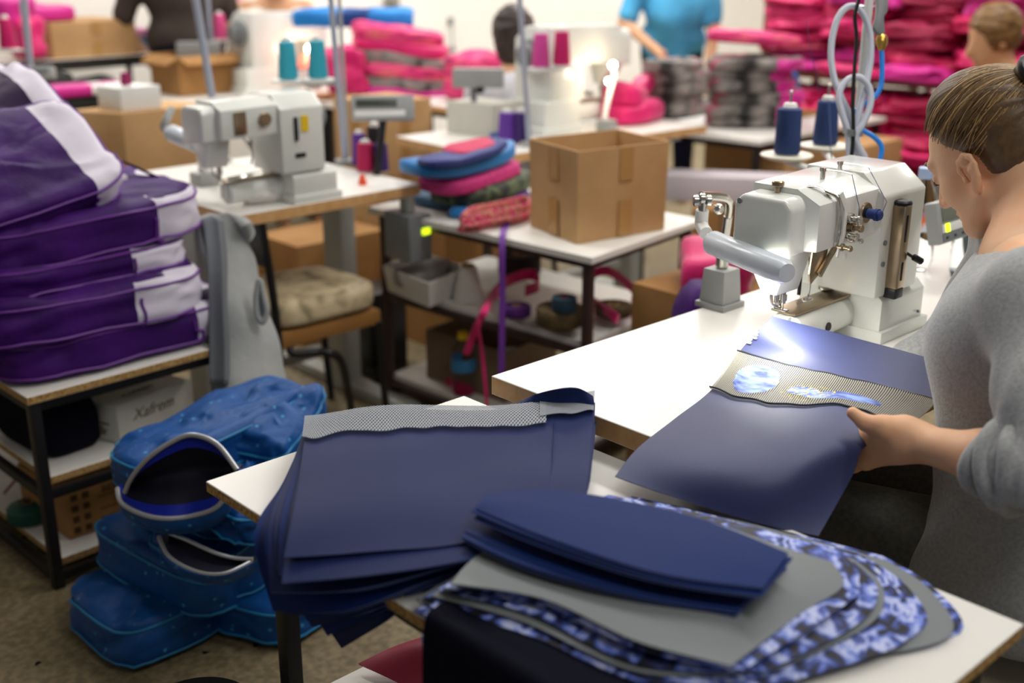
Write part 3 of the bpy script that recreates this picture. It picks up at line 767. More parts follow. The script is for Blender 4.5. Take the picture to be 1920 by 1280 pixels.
# ---- flower-printed pieces, right
S2B = G([(1185, 931, .7225), (1350, 966, .7225), (1520, 1008, .7225), (1655, 1043, .7225)],
        [(1050, 1000, .7225), (1270, 1060, .7225), (1500, 1090, .7225), (1745, 1098, .7225)],
        [(920, 1065, .7225), (1120, 1130, .7225), (1420, 1180, .7225), (1800, 1187, .7225)],
        [(800, 1138, .7225), (980, 1215, .72), (1260, 1275, .7225), (1590, 1222, .7225)])
S2M = G([(1170, 934, .755), (1340, 972, .755), (1510, 1018, .755), (1625, 1050, .752)],
        [(1020, 1000, .757), (1250, 1060, .758), (1480, 1090, .755), (1690, 1105, .74)],
        [(900, 1060, .757), (1100, 1120, .76), (1390, 1180, .755), (1690, 1180, .735)],
        [(798, 1128, .745), (980, 1190, .75), (1220, 1290, .75), (1500, 1260, .733)])
S2T = G([(1140, 938, .785), (1320, 978, .785), (1480, 1028, .785), (1560, 1052, .782)],
        [(1000, 985, .785), (1220, 1045, .79), (1420, 1085, .79), (1580, 1098, .775)],
        [(895, 1040, .785), (1100, 1090, .79), (1330, 1150, .79), (1500, 1150, .775)],
        [(845, 1092, .785), (1020, 1120, .788), (1190, 1200, .788), (1370, 1250, .775)])
rnd = random.Random(11)
N2 = 15
for k in range(N2):
    a = k / (N2 - 1); g = keyed([(0, S2B), (0.6, S2M), (1, S2T)], a)
    if k < N2 - 1: g = jig(g, rnd, 0.012 if k else 0.0, 0.06 if k else 0.012)
    if k == N2 - 1: panel('printed_fabric', 'flower-printed piece lying face down, grey backing up, under the dark blue strips', 'fabric piece', g, [GREYBK, PRINT], group=None, ripple=0.003)
    elif k in (3, 7, 10): panel('printed_fabric', 'printed piece with its grey backing up, sandwiched in the flowered right stack', 'fabric piece', g, [GREYBK, PRINT], group='face-down pieces in the flowered stack')
    else: panel('printed_fabric', 'blue flower-printed piece face up within the fanned right stack', 'fabric piece', g, [PRINT, GREYBK], group='flower-printed pieces of the right stack')
# printed and black pieces falling over the near edge
for k in range(8):
    x = 0.766 - 0.003 * k; o = 0.003 * k; zb = 0.7265 + 0.003 * k; blk = k >= 4; YS = (0.972 - o, 0.80, 0.64, 0.5)
    X0 = (0.79, 0.808, 0.832, 0.86) if blk else (0.90, 0.89, 0.885, 0.88); hz = (0.585 + 0.006 * (k % 3)) if blk else 0.705
    g = [[Vector((X0[j], YS[j], zb + (0.004 if blk else 0))) for j in range(4)],
         [Vector(((X0[j] * 0.45 + 0.55 * (x + 0.008)), YS[j], zb + (0.005 if blk else 0.001))) for j in range(4)],
         [Vector((x - 0.001, YS[j] - 0.004, 0.712 + 0.003 * k)) for j in range(4)],
         [Vector((x - 0.010 - 0.004 * (j % 2), YS[j] - 0.01, hz - 0.012 * (j % 2))) for j in range(4)]]
    panel('printed_fabric', 'black-navy piece hanging over the near table edge beneath the flowered pieces' if blk else 'flowered piece bending down over the near table edge', 'fabric piece', g, [INK] if blk else [PRINT, GREYBK], group='black pieces over the edge' if blk else 'flowered pieces over the edge')
# dark blue folded strips lying on top
B3T = G([(915, 923, .828), (1060, 920, .832), (1290, 965, .832), (1478, 1036, .824)],
        [(905, 940, .829), (1040, 962, .833), (1260, 1015, .833), (1456, 1066, .825)],
        [(893, 953, .826), (1030, 1008, .831), (1230, 1072, .831), (1430, 1102, .822)])
B3B = G([(935, 955, .794), (1070, 955, .797), (1290, 1000, .797), (1476, 1064, .79)],
        [(900, 985, .794), (1030, 1025, .797), (1240, 1075, .797), (1425, 1110, .79)],
        [(868, 1012, .7935), (985, 1066, .796), (1190, 1122, .796), (1378, 1156, .789)])
rnd = random.Random(5)
for k in range(9):
    a = k / 8; g = keyed([(0, B3B), (0.5, lerp_grid(B3B, B3T, 0.22)), (0.625, lerp_grid(B3B, B3T, 0.72)), (1, B3T)], a)
    if 0 < k < 8: g = jig(g, rnd, 0.006)
    panel('blue_fabric', 'topmost of the dark blue strips, lying across the grey fabric backing' if k == 8 else 'dark blue fabric strip in the pile across the grey backing, below the topmost', 'fabric strip', g, [NAVYD, NAVYD, NAVYE], group=None if k == 8 else 'dark blue strips')

# ---- panel being sewn
FG = [[P(1449, 591, .862), P(1540, 617, .852), P(1640, 643, .835), P(1752, 676, .815)],
      [P(1418, 622, .838), P(1512, 652, .836), P(1626, 680, .823), P(1753, 712, .806)],
      [P(1385, 660, .806), P(1490, 690, .812), P(1618, 718, .812), P(1752, 752, .80)],
      [P(1338, 724, .788), P(1440, 754, .795), P(1590, 760, .806), P(1700, 800, .80)],
      [P(1265, 785, .787), P(1400, 815, .802), P(1540, 830, .81), P(1622, 838, .795)],
      [P(1195, 840, .785), P(1340, 880, .79), P(1480, 900, .785), P(1600, 890, .76)],
      [P(1153, 893, .772), P(1290, 940, .752), P(1420, 980, .732), P(1535, 1004, .71)]]
held = thing('navy_fabric', 'navy panel with a printed netting band, held by the woman under the needle', 'fabric panel', tuple(FG[3][1]))
fd = dense(FG, 10, 8)
mb, uv = sheet_mb(fd, 0.0014, ripple=0.004, seed=4); mb.build('cloth', NAVYC, held, 60, uv=uv)
mb, uv = sheet_mb(subgrid(fd, 0.335, 0.515, -0.012, 1.02, 0.0035, 14, 90, 0.014, 2), 0.0008, ripple=0.004, seed=4); nband = mb.build('netting_band', NETP, held, 60, uv=uv)
for v, s_ in ((0.337, 6), (0.515, 2)):
    q = [r[0] for r in zip(*[subgrid(fd, v, v + 0.001, -0.012, 1.02, 0.0045, 2, 60, 0.014 if v > 0.4 else 0.006, s_)[1]])]
    MB().tube([Vector((p.x, p.y, p.z)) for p in subgrid(fd, v - 0.001, v, -0.012, 1.02, 0.0045, 2, 60, 0.014 if v > 0.4 else 0.006, s_)[1]], 0.0016, n=5).build('overlock_seam', mat('dark_overlock_thread', (54, 56, 66), 0.8), nband)
ts = MB()
for i in range(5):
    g4 = subgrid(fd, 0.17 + 0.022 * i, 0.185 + 0.022 * i, 0.005, 0.035 + 0.012 * (i % 3), 0.002, 2, 2)
    ts.add([g4[0][0], g4[0][1], g4[1][1], g4[1][0]] + [p + Vector((0, 0, 0.0004)) for p in (g4[0][0], g4[0][1], g4[1][1], g4[1][0])], [(4, 7, 6, 5), (0, 1, 2, 3), (0, 4, 5, 1), (1, 5, 6, 2), (2, 6, 7, 3), (3, 7, 4, 0)])
ts.build('white_stitching', WPLA, held)

# ---- the machine in use
MO = Vector((1.749, 1.148, 0.78))
big = machine('large white cylinder-arm sewing machine in front of the seated woman in grey')
big.location = MO; WL[big.name] = MO
th_ = MB().tube([MO + Vector(p) for p in ((0.18, -0.04, 0.33), (0.15, -0.1, 0.28), (0.115, -0.112, 0.264))], 0.0007, n=4)
th_.tube([MO + Vector(p) for p in ((0.1, -0.055, 0.33), (0.075, -0.09, 0.28), (0.06, -0.1, 0.25))], 0.0007, n=4); th_.build('thread', tm('navy', (40, 60, 120)), big)

# ---- work lamp with a magnetic foot
lb_ = P(1350, 572, .78); LB = Vector((1.918, 1.413, 0.78))
lamp = thing('work_lamp', 'white tube work lamp on a square foot, lighting the needle of the large machine', 'lamp', tuple(LB))
MB().box(LB + Vector((0, 0, 0.006)), (0.074, 0.074, 0.012), 0.002).build('foot', GPLA, lamp)
MB().box(LB + Vector((0, 0, 0.047)), (0.062, 0.062, 0.07), 0.003, taper=0.86).build('base', GPLA, lamp)
LA = atX(1330, 452, 1.70); LE = atX(1476, 512, 1.612); J = D(1318, 372, (LA - CAMP).dot(FW) + 0.02)
sp = MB().cyl(LB + Vector((0, 0, 0.082)), LB + Vector((0, 0, 0.11)), 0.013, n=16, bev=0.003); sp.cyl(LB + Vector((0, 0, 0.11)), LB + Vector((-0.03, -0.03, 0.2)), 0.009, n=14)
sp.tube([LB + Vector((-0.03, -0.03, 0.2)), LB + Vector((-0.09, -0.07, 0.25)), J + Vector((0.02, 0.02, 0.0))], 0.008, smooth=5); sp.build('stem', STEEL, lamp)
jm = MB(); jd = RT
for i in (-1, 0, 1): jm.cyl(J + RT * (0.012 * i - 0.006) + Vector((0, 0, -0.004 * abs(i))), J + RT * (0.012 * i + 0.005) + Vector((0, 0, -0.004 * abs(i))), 0.011, n=16, bev=0.002)
jm.cyl(J + Vector((0, 0, -0.002)), J + Vector((0, 0, -0.03)), 0.008, n=12); jm.ball(J + RT * 0.03 + Vector((0, 0, -0.02)), 0.011, 12); jm.build('joint', STEEL, lamp)
MB().tube([J + Vector((0, 0, -0.022)), J + Vector((0, 0, -0.05)) , LA + (LA - LE).normalized() * 0.012 + Vector((0, 0, 0.012))], 0.0125, n=12, smooth=4).build('arm', WPLA, lamp)
ax = (LE - LA); d_ = ax.normalized(); e1_, e2_ = frame_of(d_)
hd = MB().tube([LA, LA.lerp(LE, 0.06), LA.lerp(LE, 0.5), LA.lerp(LE, 0.94), LE], [0.014, 0.0225, 0.0225, 0.0225, 0.016], n=20); lhead = hd.build('lamp_head', mat('frosted_lamp_tube', (206, 214, 222), 0.25), lamp)
MB().box(LA.lerp(LE, 0.55) + Vector((0.006, -0.004, -0.0215)), (ax.length * 0.7, 0.014, 0.004), 0.001, rot=Matrix((d_, e1_, e2_)).transposed()).build('led_strip', mat('led_strip', (255, 250, 238), 0.5, emit=14.0), lhead)
MB().ball(LA + Vector((0, 0, 0.006)) - FW * 0.012, 0.010, 12).build('knob', STEEL, lamp)
area('work_lamp_light', LA.lerp(LE, 0.6) + Vector((0.005, -0.006, -0.028)), ax.length * 0.7, 0.045, 1.0, (1, 0.97, 0.9), tgt=P(1530, 668, .81), spread=2.4)
area('work_lamp_backlight', LA.lerp(LE, 0.55) + Vector((0.024, 0.004, 0.0)), ax.length * 0.7, 0.015, 0.10, (1, 0.93, 0.8), tgt=MO + Vector((-0.02, 0.0, 0.2)))

# ---- spool stand with hoses
SP = Vector((2.372, 1.40, 0.78))
def DS(u, v, dd=0.0): return D(u, v, (SP + Vector((0, 0, 0.5)) - CAMP).dot(FW) + dd - 0.0 * v)
stand = thing('spool_stand', 'white steel spool stand pole behind the large machine', 'thread stand', tuple(SP))
MB().cyl(SP, SP + Vector((0, 0, 1.25)), 0.0095, n=18).build('pole', WPLA, stand)
MB().cyl(SP, SP + Vector((0, 0, 0.02)), 0.035, n=24, bev=0.004).build('flange', WPLA, stand)
zc = 1.005
cL = P(1475, 291, zc); cR = P(1546, 273, zc)
MB().boxr((-0.02, -0.01, 0), (0.02, 0.01, 0.03)).add([], []).build('clamp', WPLA, stand) if False else None
am = MB()
for c_ in (cL, cR): am.tube([SP + Vector((0, 0, zc - 0.78 - 0.03)), c_ + Vector((0, 0, -0.014))], 0.009, n=8)
am.build('arm', WPLA, stand)
for c_ in (cL, cR):
    MB().lathe([(0, -0.008), (0.052, -0.008), (0.062, -0.003), (0.064, 0.001), (0.062, 0.003), (0, 0.001)], c_, n=40).build('spool_disc', mat('ivory_plastic', (222, 218, 200), 0.4), stand)
    pin = MB().cyl(c_, c_ + Vector((0, 0, 0.15)), 0.003, n=8); pin.ball(c_ + Vector((0, 0, 0.152)), 0.0045, 10); pin.build('spool_pin', STEEL, stand)
nv = tm('navy', (40, 60, 120))
nv = tm('dark_navy', (36, 58, 108))
cone_spool('thread_cone', 'navy thread cone on the left disc of the spool stand', tuple(cL + Vector((0, 0, 0.001))), 0.118, 0.032, 0.029, nv)
cone_spool('thread_cone', 'navy thread cone on the right disc, beside the coiled hose', tuple(cR + Vector((0, 0, 0.001))), 0.118, 0.032, 0.026, nv)
MB().tube([cR + Vector((0, 0, 0.12)), DS(1560, 300, 0), DS(1520, 90), DS(1512, 40)], 0.0006, n=4).build('thread', nv, stand)
hs = thing('coiled_hose', 'white hose coiled in long loops and tied to the spool stand', 'hose', tuple(SP + Vector((-0.02, 0, 0.2))))
def pt(l, dd): return [DS(u, v, dd + (0.004 * math.sin(v * 0.02))) for u, v in l]
MB().tube(pt([(1608, 300), (1602, 262), (1598, 240), (1588, 205), (1568, 160), (1559, 118), (1560, 75), (1572, 32), (1592, 12), (1612, 18), (1630, 55), (1633, 105), (1624, 160), (1612, 205), (1605, 245), (1598, 285)], -0.04), 0.0072, n=10, smooth=6).build('hose', HOSE, hs)
MB().tube(pt([(1592, 296), (1590, 250), (1580, 215), (1573, 185), (1580, 160), (1596, 146), (1614, 146), (1630, 165), (1632, 195), (1620, 228), (1604, 258), (1622, 296)], -0.055), 0.0072, n=10, smooth=6).build('hose', HOSE, hs)
MB().tube(pt([(1612, -6), (1603, 30), (1606, 70), (1602, 130), (1599, 190), (1600, 250), (1596, 298)], -0.062), 0.0042, n=8, smooth=5).build('cable', BLK, hs)
tt = MB()
for i in range(3): tt.tube([DS(1581, 240 + 4 * i, -0.03), DS(1590, 243 + 4 * i, -0.067), DS(1602, 246 + 4 * i, -0.067), DS(1616, 246 + 4 * i, -0.03)], 0.0022, n=6, smooth=4)
tt.build('tie', MGREY, hs)
GD = ((SP + Vector((0, 0, 0.5)) - CAMP).dot(FW) - 0.03) / FPX
gun = thing('air_gun', 'grey air blow gun with a brass fitting hanging on a blue hose', 'air gun', tuple(DS(1652, 90, -0.03)))
MB().prism([(1640, -30), (1668, -30), (1665, 20), (1658, 30), (1660, 62), (1650, 66), (1638, 52), (1644, 30), (1646, 8)], DS(CX, CY, -0.03) - RT * (CX * GD) + UP * (CY * GD), RT * GD, -UP * GD, FW * 0.02, 0.003).build('body', MGREY, gun)
bq = DS(1653, 66, -0.02); MB().lathe([(0, 0), (0.009, 0), (0.0125, 0.006), (0.0125, 0.018), (0.009, 0.026), (0.006, 0.034), (0, 0.034)], bq, -UP, 18).build('fitting', BRASS, gun)
MB().tube([DS(u, v, -0.02) for u, v in ((1653, 92), (1654, 125), (1652, 160), (1640, 182), (1622, 194), (1612, 204), (1600, 215), (1603, 235), (1620, 246), (1640, 258), (1653, 275), (1650, 300))], 0.0055, n=10, smooth=5).build('hose', BLUEH, gun)
MB().tube([DS(1612, 10, -0.03), DS(1630, 13, -0.03), DS(1646, 12, -0.025)], 0.0012, n=5).build('hook', STEEL, gun)

# ---- control panel and bottles behind the woman
PY = 1.17
cpL = atY(1747, 420, PY); cpR = atY(1868, 395, PY); zt = atY(1748, 383, PY).z; zb = atY(1753, 457, PY).z
CP = Vector(((cpL.x + cpR.x) / 2, PY, 0.78)); cw = cpR.x - cpL.x; chh = zt - zb
cp = thing('control_panel', 'grey control panel with a digital display beside the woman\'s chin', 'control panel', tuple(CP))
cc = Vector((CP.x, PY, (zt + zb) / 2)); tl = Matrix.Rotation(math.radians(-14), 3, 'X')
MB().box(cc, (cw, 0.03, chh), 0.006, rot=tl).build('housing', GPLA, cp)
def cpq(x, z, y=-0.0165): return cc + tl @ Vector((x * cw / 2, y, z * chh / 2))
cdisp = MB().box(cpq(-0.1, 0.4), (cw * 0.78, 0.002, chh * 0.36), 0.0005, rot=tl).build('display', mat('lcd_display', (116, 118, 106), 0.3), cp)
MB().box(cpq(-0.05, -0.28), (cw * 0.86, 0.002, chh * 0.2), 0.0005, rot=tl).build('key_row', WPLA, cp)
kst = MB().box(cpq(0, -0.72), (cw * 0.92, 0.002, chh * 0.18), 0.0005, rot=tl).build('key_strip', MGREY, cp)
for x in (-0.78, -0.2): MB().box(cpq(x, -0.27, -0.018), (cw * 0.06, 0.002, chh * 0.2), 0.0005, rot=tl).build('lit_key', LIME, cp)
for i in range(8): MB().box(cpq(-0.82 + 0.23 * i, -0.72, -0.018), (cw * 0.03, 0.002, chh * 0.05), 0.0003, rot=tl).build('key', BLK, kst)
def text(name, body, size, loc, R, m, parent, shear=0.0, ext=0.0004, align='LEFT'):
    cu = bpy.data.curves.new(name, 'FONT'); cu.body = body; cu.size = size; cu.extrude = ext; cu.shear = shear; cu.align_x = align; cu.align_y = 'CENTER'; cu.materials.append(m)
    tmp = bpy.data.objects.new(name, cu); COL.objects.link(tmp); bpy.context.view_layer.update()
    me = bpy.data.meshes.new_from_object(tmp.evaluated_get(bpy.context.evaluated_depsgraph_get())); bpy.data.objects.remove(tmp)
    o = bpy.data.objects.new(name, me); COL.objects.link(o)
    M = R.to_4x4(); M.translation = Vector(loc) - WL[parent.name]
    o.parent = parent; o.matrix_local = M; WL[o.name] = WL[parent.name]; return o
RF = tl @ Matrix(((1, 0, 0), (0, 0, -1), (0, 1, 0)))
text('display_digits', '2200', chh * 0.3, cpq(-0.48, 0.42, -0.018), RF, mat('lcd_digits', (60, 62, 56), 0.4), cdisp)
MB().tube([Vector((CP.x + 0.07, PY + 0.01, 0.78)), Vector((CP.x + 0.07, PY + 0.025, (zt + zb) / 2 - 0.02))], 0.007, n=10).build('post', MGREY, cp)
MB().cyl((CP.x + 0.07, PY + 0.01, 0.78), (CP.x + 0.07, PY + 0.01, 0.79), 0.03, n=20, bev=0.002).build('foot', MGREY, cp)

def bottle(label, c, h, r, cap, liquid=None, lab=None):
    c = Vector(c); t = thing('bottle', label, 'bottle', tuple(c))
    MB().lathe([(0, 0.004), (r * 0.8, 0), (r, 0.02 * h / 0.2), (r, 0.3 * h), (r * 0.93, 0.34 * h), (r, 0.38 * h), (r, 0.6 * h), (r * 0.8, 0.74 * h), (r * 0.4, 0.88 * h), (r * 0.36, 0.93 * h), (0, 0.93 * h)], c, n=28).build('body', PETM, t)
    MB().lathe([(0, 0.9 * h), (r * 0.45, 0.9 * h), (r * 0.45, h), (r * 0.4, h * 1.005), (0, h * 1.005)], c, n=20).build('cap', cap, t)
    if liquid: MB().lathe([(0, 0.01 * h), (r * 0.9, 0.02 * h), (r * 0.94, 0.1 * h), (r * 0.94, 0.25 * h), (0, 0.25 * h)], c, n=24).build('water', liquid, t)
    if lab: MB().lathe([(r * 1.01, 0.4 * h), (r * 1.015, 0.4 * h), (r * 1.015, 0.6 * h), (r * 1.01, 0.6 * h)], c, n=28).build('label', lab, t)
    return t
ORB = ramp_mat('orange_and_blue_label', ((0.4, (226, 232, 240)), (0.5, (240, 110, 50)), (0.58, (240, 110, 50)), (0.66, (60, 130, 200))), 14, 0.4, detail=1)
bottle('clear bottle with an orange and blue label behind the control panel', (2.49, 1.285, 0.78), 0.235, 0.036, mat('pale_blue_cap', (170, 190, 225), 0.4), None, ORB)
bottle('plain clear bottle closest to the woman\'s shoulder, below the control panel', (2.50, 1.17, 0.78), 0.2, 0.036, WPLA)

# ---- things below and in front of the low table
rq = P(775, 1262, .32)
rc = [[Vector((rq.x - 0.05 + 0.06 * i + 0.01 * j, rq.y + 0.09 - 0.06 * j - 0.02 * i, 0.302 + 0.05 * math.sin(i * 1.1) * math.sin(j * 0.9 + 0.4) + 0.018)) for j in range(5)] for i in range(4)]
panel('cloth', 'crumpled crimson cloth on the lower shelf of the low table', 'cloth', rc, CRIM, th=0.004, ku=7, kv=7, ripple=0.012)
bn = P(368, 1345, 0.36)
bt = thing('waste_bin', 'black plastic rim at the bottom edge, on the floor before the blue bags', 'bin', (bn.x, bn.y, 0))
MB().lathe([(0, 0.0), (0.066, 0.0), (0.07, 0.01), (0.082, 0.36), (0.09, 0.372), (0.092, 0.366), (0.084, 0.35), (0.076, 0.34), (0.064, 0.012), (0, 0.012)], (bn.x, bn.y, 0), n=40).build('body', BLK, bt)
# ================================================================ THE WOMAN AT THE MACHINE
Z = Vector((0, 0, 1))
fv = (RT * -0.85 + F0 * 0.53).normalized(); lv_ = Z.cross(fv)
pit = math.radians(40); fh = (RT * -0.57 + F0 * 0.82).normalized(); lh = Z.cross(fh); hf = fh * math.cos(pit) - Z * math.sin(pit); hu = Z * math.cos(pit) + fh * math.sin(pit)
EAR = D(1818, 324, 1.90)
HO = EAR - lh * 0.078 + hu * 0.02
HR = Matrix((hf, lh, hu)).transposed()
def H(f, l, u): return HO + hf * f + lh * l + hu * u
NB = D(1926, 492, 1.84)                                 # neck base
CH = D(1907, 655, 1.83)                                 # chest
HIP = Vector((CH.x, CH.y, 0.56)) - fv * 0.10
SHL = D(1948, 562, 1.64); SHR = NB * 2 - Vector((SHL.x, SHL.y, 2 * NB.z - SHL.z)); SHR = Vector((SHR.x, SHR.y, SHL.z))
ELL = D(1992, 892, 1.52); WRL = D(1712, 828, 1.705)
woman = thing('person', 'woman with tied-back brown hair in a grey sweatshirt seated at the large machine', 'person', (HIP.x, HIP.y, 0))
allV = []; allF = []
def collect(s, it=2):
    V, F = s.mesh(it); b = len(allV); allV.extend(Vector(v) for v in V); allF.extend(tuple(int(i) + b for i in f) for f in F)
# head and neck
lo = np.minimum(HO[:], NB[:]) - 0.17; hi = np.maximum(HO[:], NB[:]) + 0.19
s = Sdf(lo, hi, 0.0028)
R_ = np.array(HR)
s.ell(H(-0.015, 0, 0.045), (0.096, 0.073, 0.084), R_, k=0.01)
s.ell(H(0.042, 0, 0.005), (0.052, 0.058, 0.085), R_, k=0.03)
s.ell(H(0.042, 0, -0.06), (0.048, 0.046, 0.046), R_, k=0.03)
s.ell(H(0.080, 0, -0.088), (0.018, 0.02, 0.016), R_, k=0.025)
for sg in (-1, 1):
    s.ell(H(0.058, 0.038 * sg, -0.022), (0.03, 0.022, 0.026), R_, k=0.02)
    s.cap(H(0.01, 0.056 * sg, -0.055), H(0.07, 0.028 * sg, -0.09), 0.014, 0.014, k=0.03)
    s.cap(H(0.088, 0.012 * sg, 0.036), H(0.076, 0.044 * sg, 0.036), 0.009, k=0.015)
    s.ell(H(0.099, 0.030 * sg, 0.016), (0.013, 0.016, 0.012), R_, k=0.012, op='sub')
    s.ell(H(0.084, 0.031 * sg, 0.015), (0.012, 0.014, 0.011), R_, k=0.004)
s.cap(H(0.094, 0, 0.025), H(0.117, 0, -0.018), 0.0075, 0.0115, k=0.012)
for sg in (-1, 1): s.ell(H(0.104, 0.011 * sg, -0.022), (0.011, 0.008, 0.008), R_, k=0.008)
s.ell(H(0.092, 0, -0.051), (0.012, 0.022, 0.006), R_, k=0.008); s.ell(H(0.09, 0, -0.063), (0.012, 0.02, 0.0065), R_, k=0.008)
s.cap(H(0.105, 0.02, -0.0565), H(0.105, -0.02, -0.0565), 0.0035, k=0.004, op='sub')
s.chain([H(-0.045, 0, -0.02), H(-0.05, 0, -0.07), NB.lerp(H(-0.05, 0, -0.07), 0.4), NB], [0.06, 0.052, 0.051, 0.062], k=0.035)
s.cap(NB, NB + lv_ * 0.09 - Z * 0.03, 0.05, 0.05, k=0.05); s.cap(NB, NB - lv_ * 0.09 - Z * 0.03, 0.05, 0.05, k=0.05)
for sg in (-1, 1):                                     # ears
    def E(f, u, o=0.0): return H(f + 0.0, sg * (0.0755 + o + max(0, -f) * 0.45), u - 0.02)
    s.chain([E(0.013, -0.003), E(0.016, 0.012), E(0.010, 0.026), E(-0.004, 0.031), E(-0.016, 0.022), E(-0.019, 0.006), E(-0.013, -0.012), E(-0.005, -0.025), E(0.004, -0.031), E(0.008, -0.024)],
            [0.0038, 0.0042, 0.0044, 0.0046, 0.0048, 0.0046, 0.0044, 0.0048, 0.006, 0.004], k=0.003)
    s.chain([E(0.0, 0.02, 0.0), E(-0.006, 0.004, 0.001), E(-0.002, -0.014, 0.0), E(0.003, -0.024, 0)], [0.008, 0.0075, 0.007, 0.007], k=0.006)
    s.ell(E(0.004, -0.002, 0.0055), (0.0065, 0.006, 0.012), R_, k=0.004, op='sub')
    s.ell(E(-0.004, 0.014, 0.008), (0.008, 0.005, 0.009), R_, k=0.004, op='sub')
    s.ell(E(0.012, -0.008, 0.003), (0.005, 0.004, 0.006), R_, k=0.004)
collect(s, 1)
# left forearm and hand
PK = [(1636, 806, 1.742), (1628, 826, 1.752), (1624, 846, 1.758), (1624, 866, 1.757)]      # knuckles index..little
TIP = [(1588, 806, 1.80), (1578, 832, 1.81), (1580, 858, 1.81), (1590, 880, 1.80)]
pts = [ELL, WRL] + [D(*q) for q in PK + TIP] + [D(1598, 776, 1.72)]
A_ = np.array([p[:] for p in pts]); s = Sdf(A_.min(0) - 0.07, A_.max(0) + 0.07, 0.0025)
fa = WRL.lerp(ELL, 0.55)
s.chain([ELL, fa, WRL], [0.043, 0.036, 0.0245], k=0.03)
s.cap(WRL + RT * 0.01, WRL.lerp(D(1660, 836, 1.735), 0.5), 0.026, 0.028, k=0.02)
for (u, v, d), (a, b, c) in zip(PK, TIP):
    K = D(u, v, d); W0 = WRL.lerp(K, 0.12)
    s.cap(W0, K, 0.017, 0.0125, k=0.018)
    T = D(a, b, c); m = K.lerp(T, 0.5) + FW * 0.012 - UP * 0.002
    s.chain([K, m, T], [0.0105, 0.0092, 0.0078], k=0.006)
th0 = D(1690, 806, 1.708); th1 = D(1655, 800, 1.705); th2 = D(1622, 792, 1.715); th3 = D(1599, 774, 1.722)
s.chain([th0, th1], [0.02, 0.0135], k=0.025); s.chain([th1, th2, th3], [0.0125, 0.0112, 0.0092], k=0.008)
s.cap(th1, D(1640, 822, 1.738), 0.010, 0.010, k=0.02)
collect(s, 1)
# the rest, mostly under clothes
KL = HIP + lv_ * 0.10 + fv * 0.43 + Z * 0.02; KR = HIP - lv_ * 0.10 + fv * 0.43 + Z * 0.02
WRR = Vector((HIP.x, HIP.y, 0.72)) + fv * 0.36 - lv_ * 0.2; ELR = SHR - Z * 0.24 + fv * 0.08 - lv_ * 0.05
AN = lambda K: Vector((K.x, K.y, 0.09)) - fv * 0.06
lo = np.array([HIP.x - 0.6, HIP.y - 0.6, 0.0]); s = Sdf(lo, lo + np.array([1.2, 1.3, 1.15]), 0.009)
s.chain([NB - Z * 0.02, CH, Vector((HIP.x, HIP.y, 0.7)) , HIP], [0.07, 0.105, 0.095, 0.12], k=0.08)
for sh, el, wr in ((SHR, ELR, WRR),):
    s.chain([sh, el, wr, wr + (wr - el).normalized() * 0.09], [0.045, 0.036, 0.024, 0.02], k=0.02)
s.cap(SHL, ELL, 0.045, 0.038, k=0.03); s.cap(SHL, SHR, 0.05, k=0.05)
for K, sg in ((KL, 1), (KR, -1)):
    a = AN(K); s.chain([HIP + lv_ * 0.09 * sg, K, a], [0.08, 0.052, 0.036], k=0.03); s.cap(a - Z * 0.05, a - Z * 0.06 + fv * 0.15, 0.03, 0.028, k=0.02)
collect(s, 1)
mb = MB(); mb.V = allV; mb.F = allF; mb.I = [0] * len(allF); body = mb.build('body', SKIN, woman, smooth=180)
for sg in (-1, 1):
    MB().ball(H(0.0835, 0.031 * sg, 0.0155), (0.0125, 0.0125, 0.0115), 14, rot=HR).build('eye', WPLA, woman)
    MB().tube([H(0.1, 0.014 * sg, 0.044), H(0.096, 0.03 * sg, 0.049), H(0.08, 0.048 * sg, 0.043)], [0.003, 0.0035, 0.0018], n=6, smooth=4).build('eyebrow', HAIR, woman)
    MB().tube([H(0.098, 0.018 * sg, 0.010), H(0.098, 0.032 * sg, 0.0085), H(0.088, 0.046 * sg, 0.010)], [0.0012, 0.002, 0.001], n=5, smooth=4).build('eyelashes', HAIRD, woman)
# hair: cap, strands swept to the tie, tail
lo = np.array(HO[:]) - 0.2; s = Sdf(lo, lo + 0.4, 0.003)
s.ell(H(-0.020, 0, 0.048), (0.105, 0.083, 0.096), R_, k=0.01); s.ell(H(-0.06, 0, 0.02), (0.06, 0.066, 0.07), R_, k=0.03)
s.ell(H(0.005, 0, 0.118), (0.055, 0.05, 0.03), R_, k=0.03)
s.ell(H(-0.072, 0, -0.025), (0.038, 0.056, 0.05), R_, k=0.02)
hn = np.array((H(0.77, 0, -0.64) - HO)[:]); hp = np.array(H(0.03, 0, 0.040)[:])
s.plane(hp, hn, k=0.004)
s.warp(lambda X: 0.011 * np.exp(-np.abs((X - hp) @ hn) / 0.022))
s.ell(H(-0.066, 0, -0.03), (0.034, 0.05, 0.05), R_, k=0.02)
for sg in (-1, 1): s.ell(H(-0.045, 0.045 * sg, -0.018), (0.034, 0.024, 0.038), R_, k=0.015)
for sg in (-1, 1): s.ell(H(0.005, 0.09 * sg, -0.03), (0.026, 0.03, 0.034), R_, k=0.01, op='sub')
s.ell(H(0.095, 0, 0.035), (0.03, 0.09, 0.05), R_, k=0.02, op='sub')
hb = s.mesh(2); V = [Vector(v) for v in hb[0]]
TIE = H(-0.125, 0, 0.075)
for i, v in enumerate(V):
    q = HR.transposed() @ (v - HO); d = (v - TIE); a = math.atan2(q.y, q.z - 0.03)
    V[i] = v + (v - H(-0.02, 0, 0.04)).normalized() * (0.0006 * math.sin(a * 90 + 3 * noise.noise(q * 18)) + 0.004 * noise.noise(Vector((a * 4, q.x * 6, 0))))
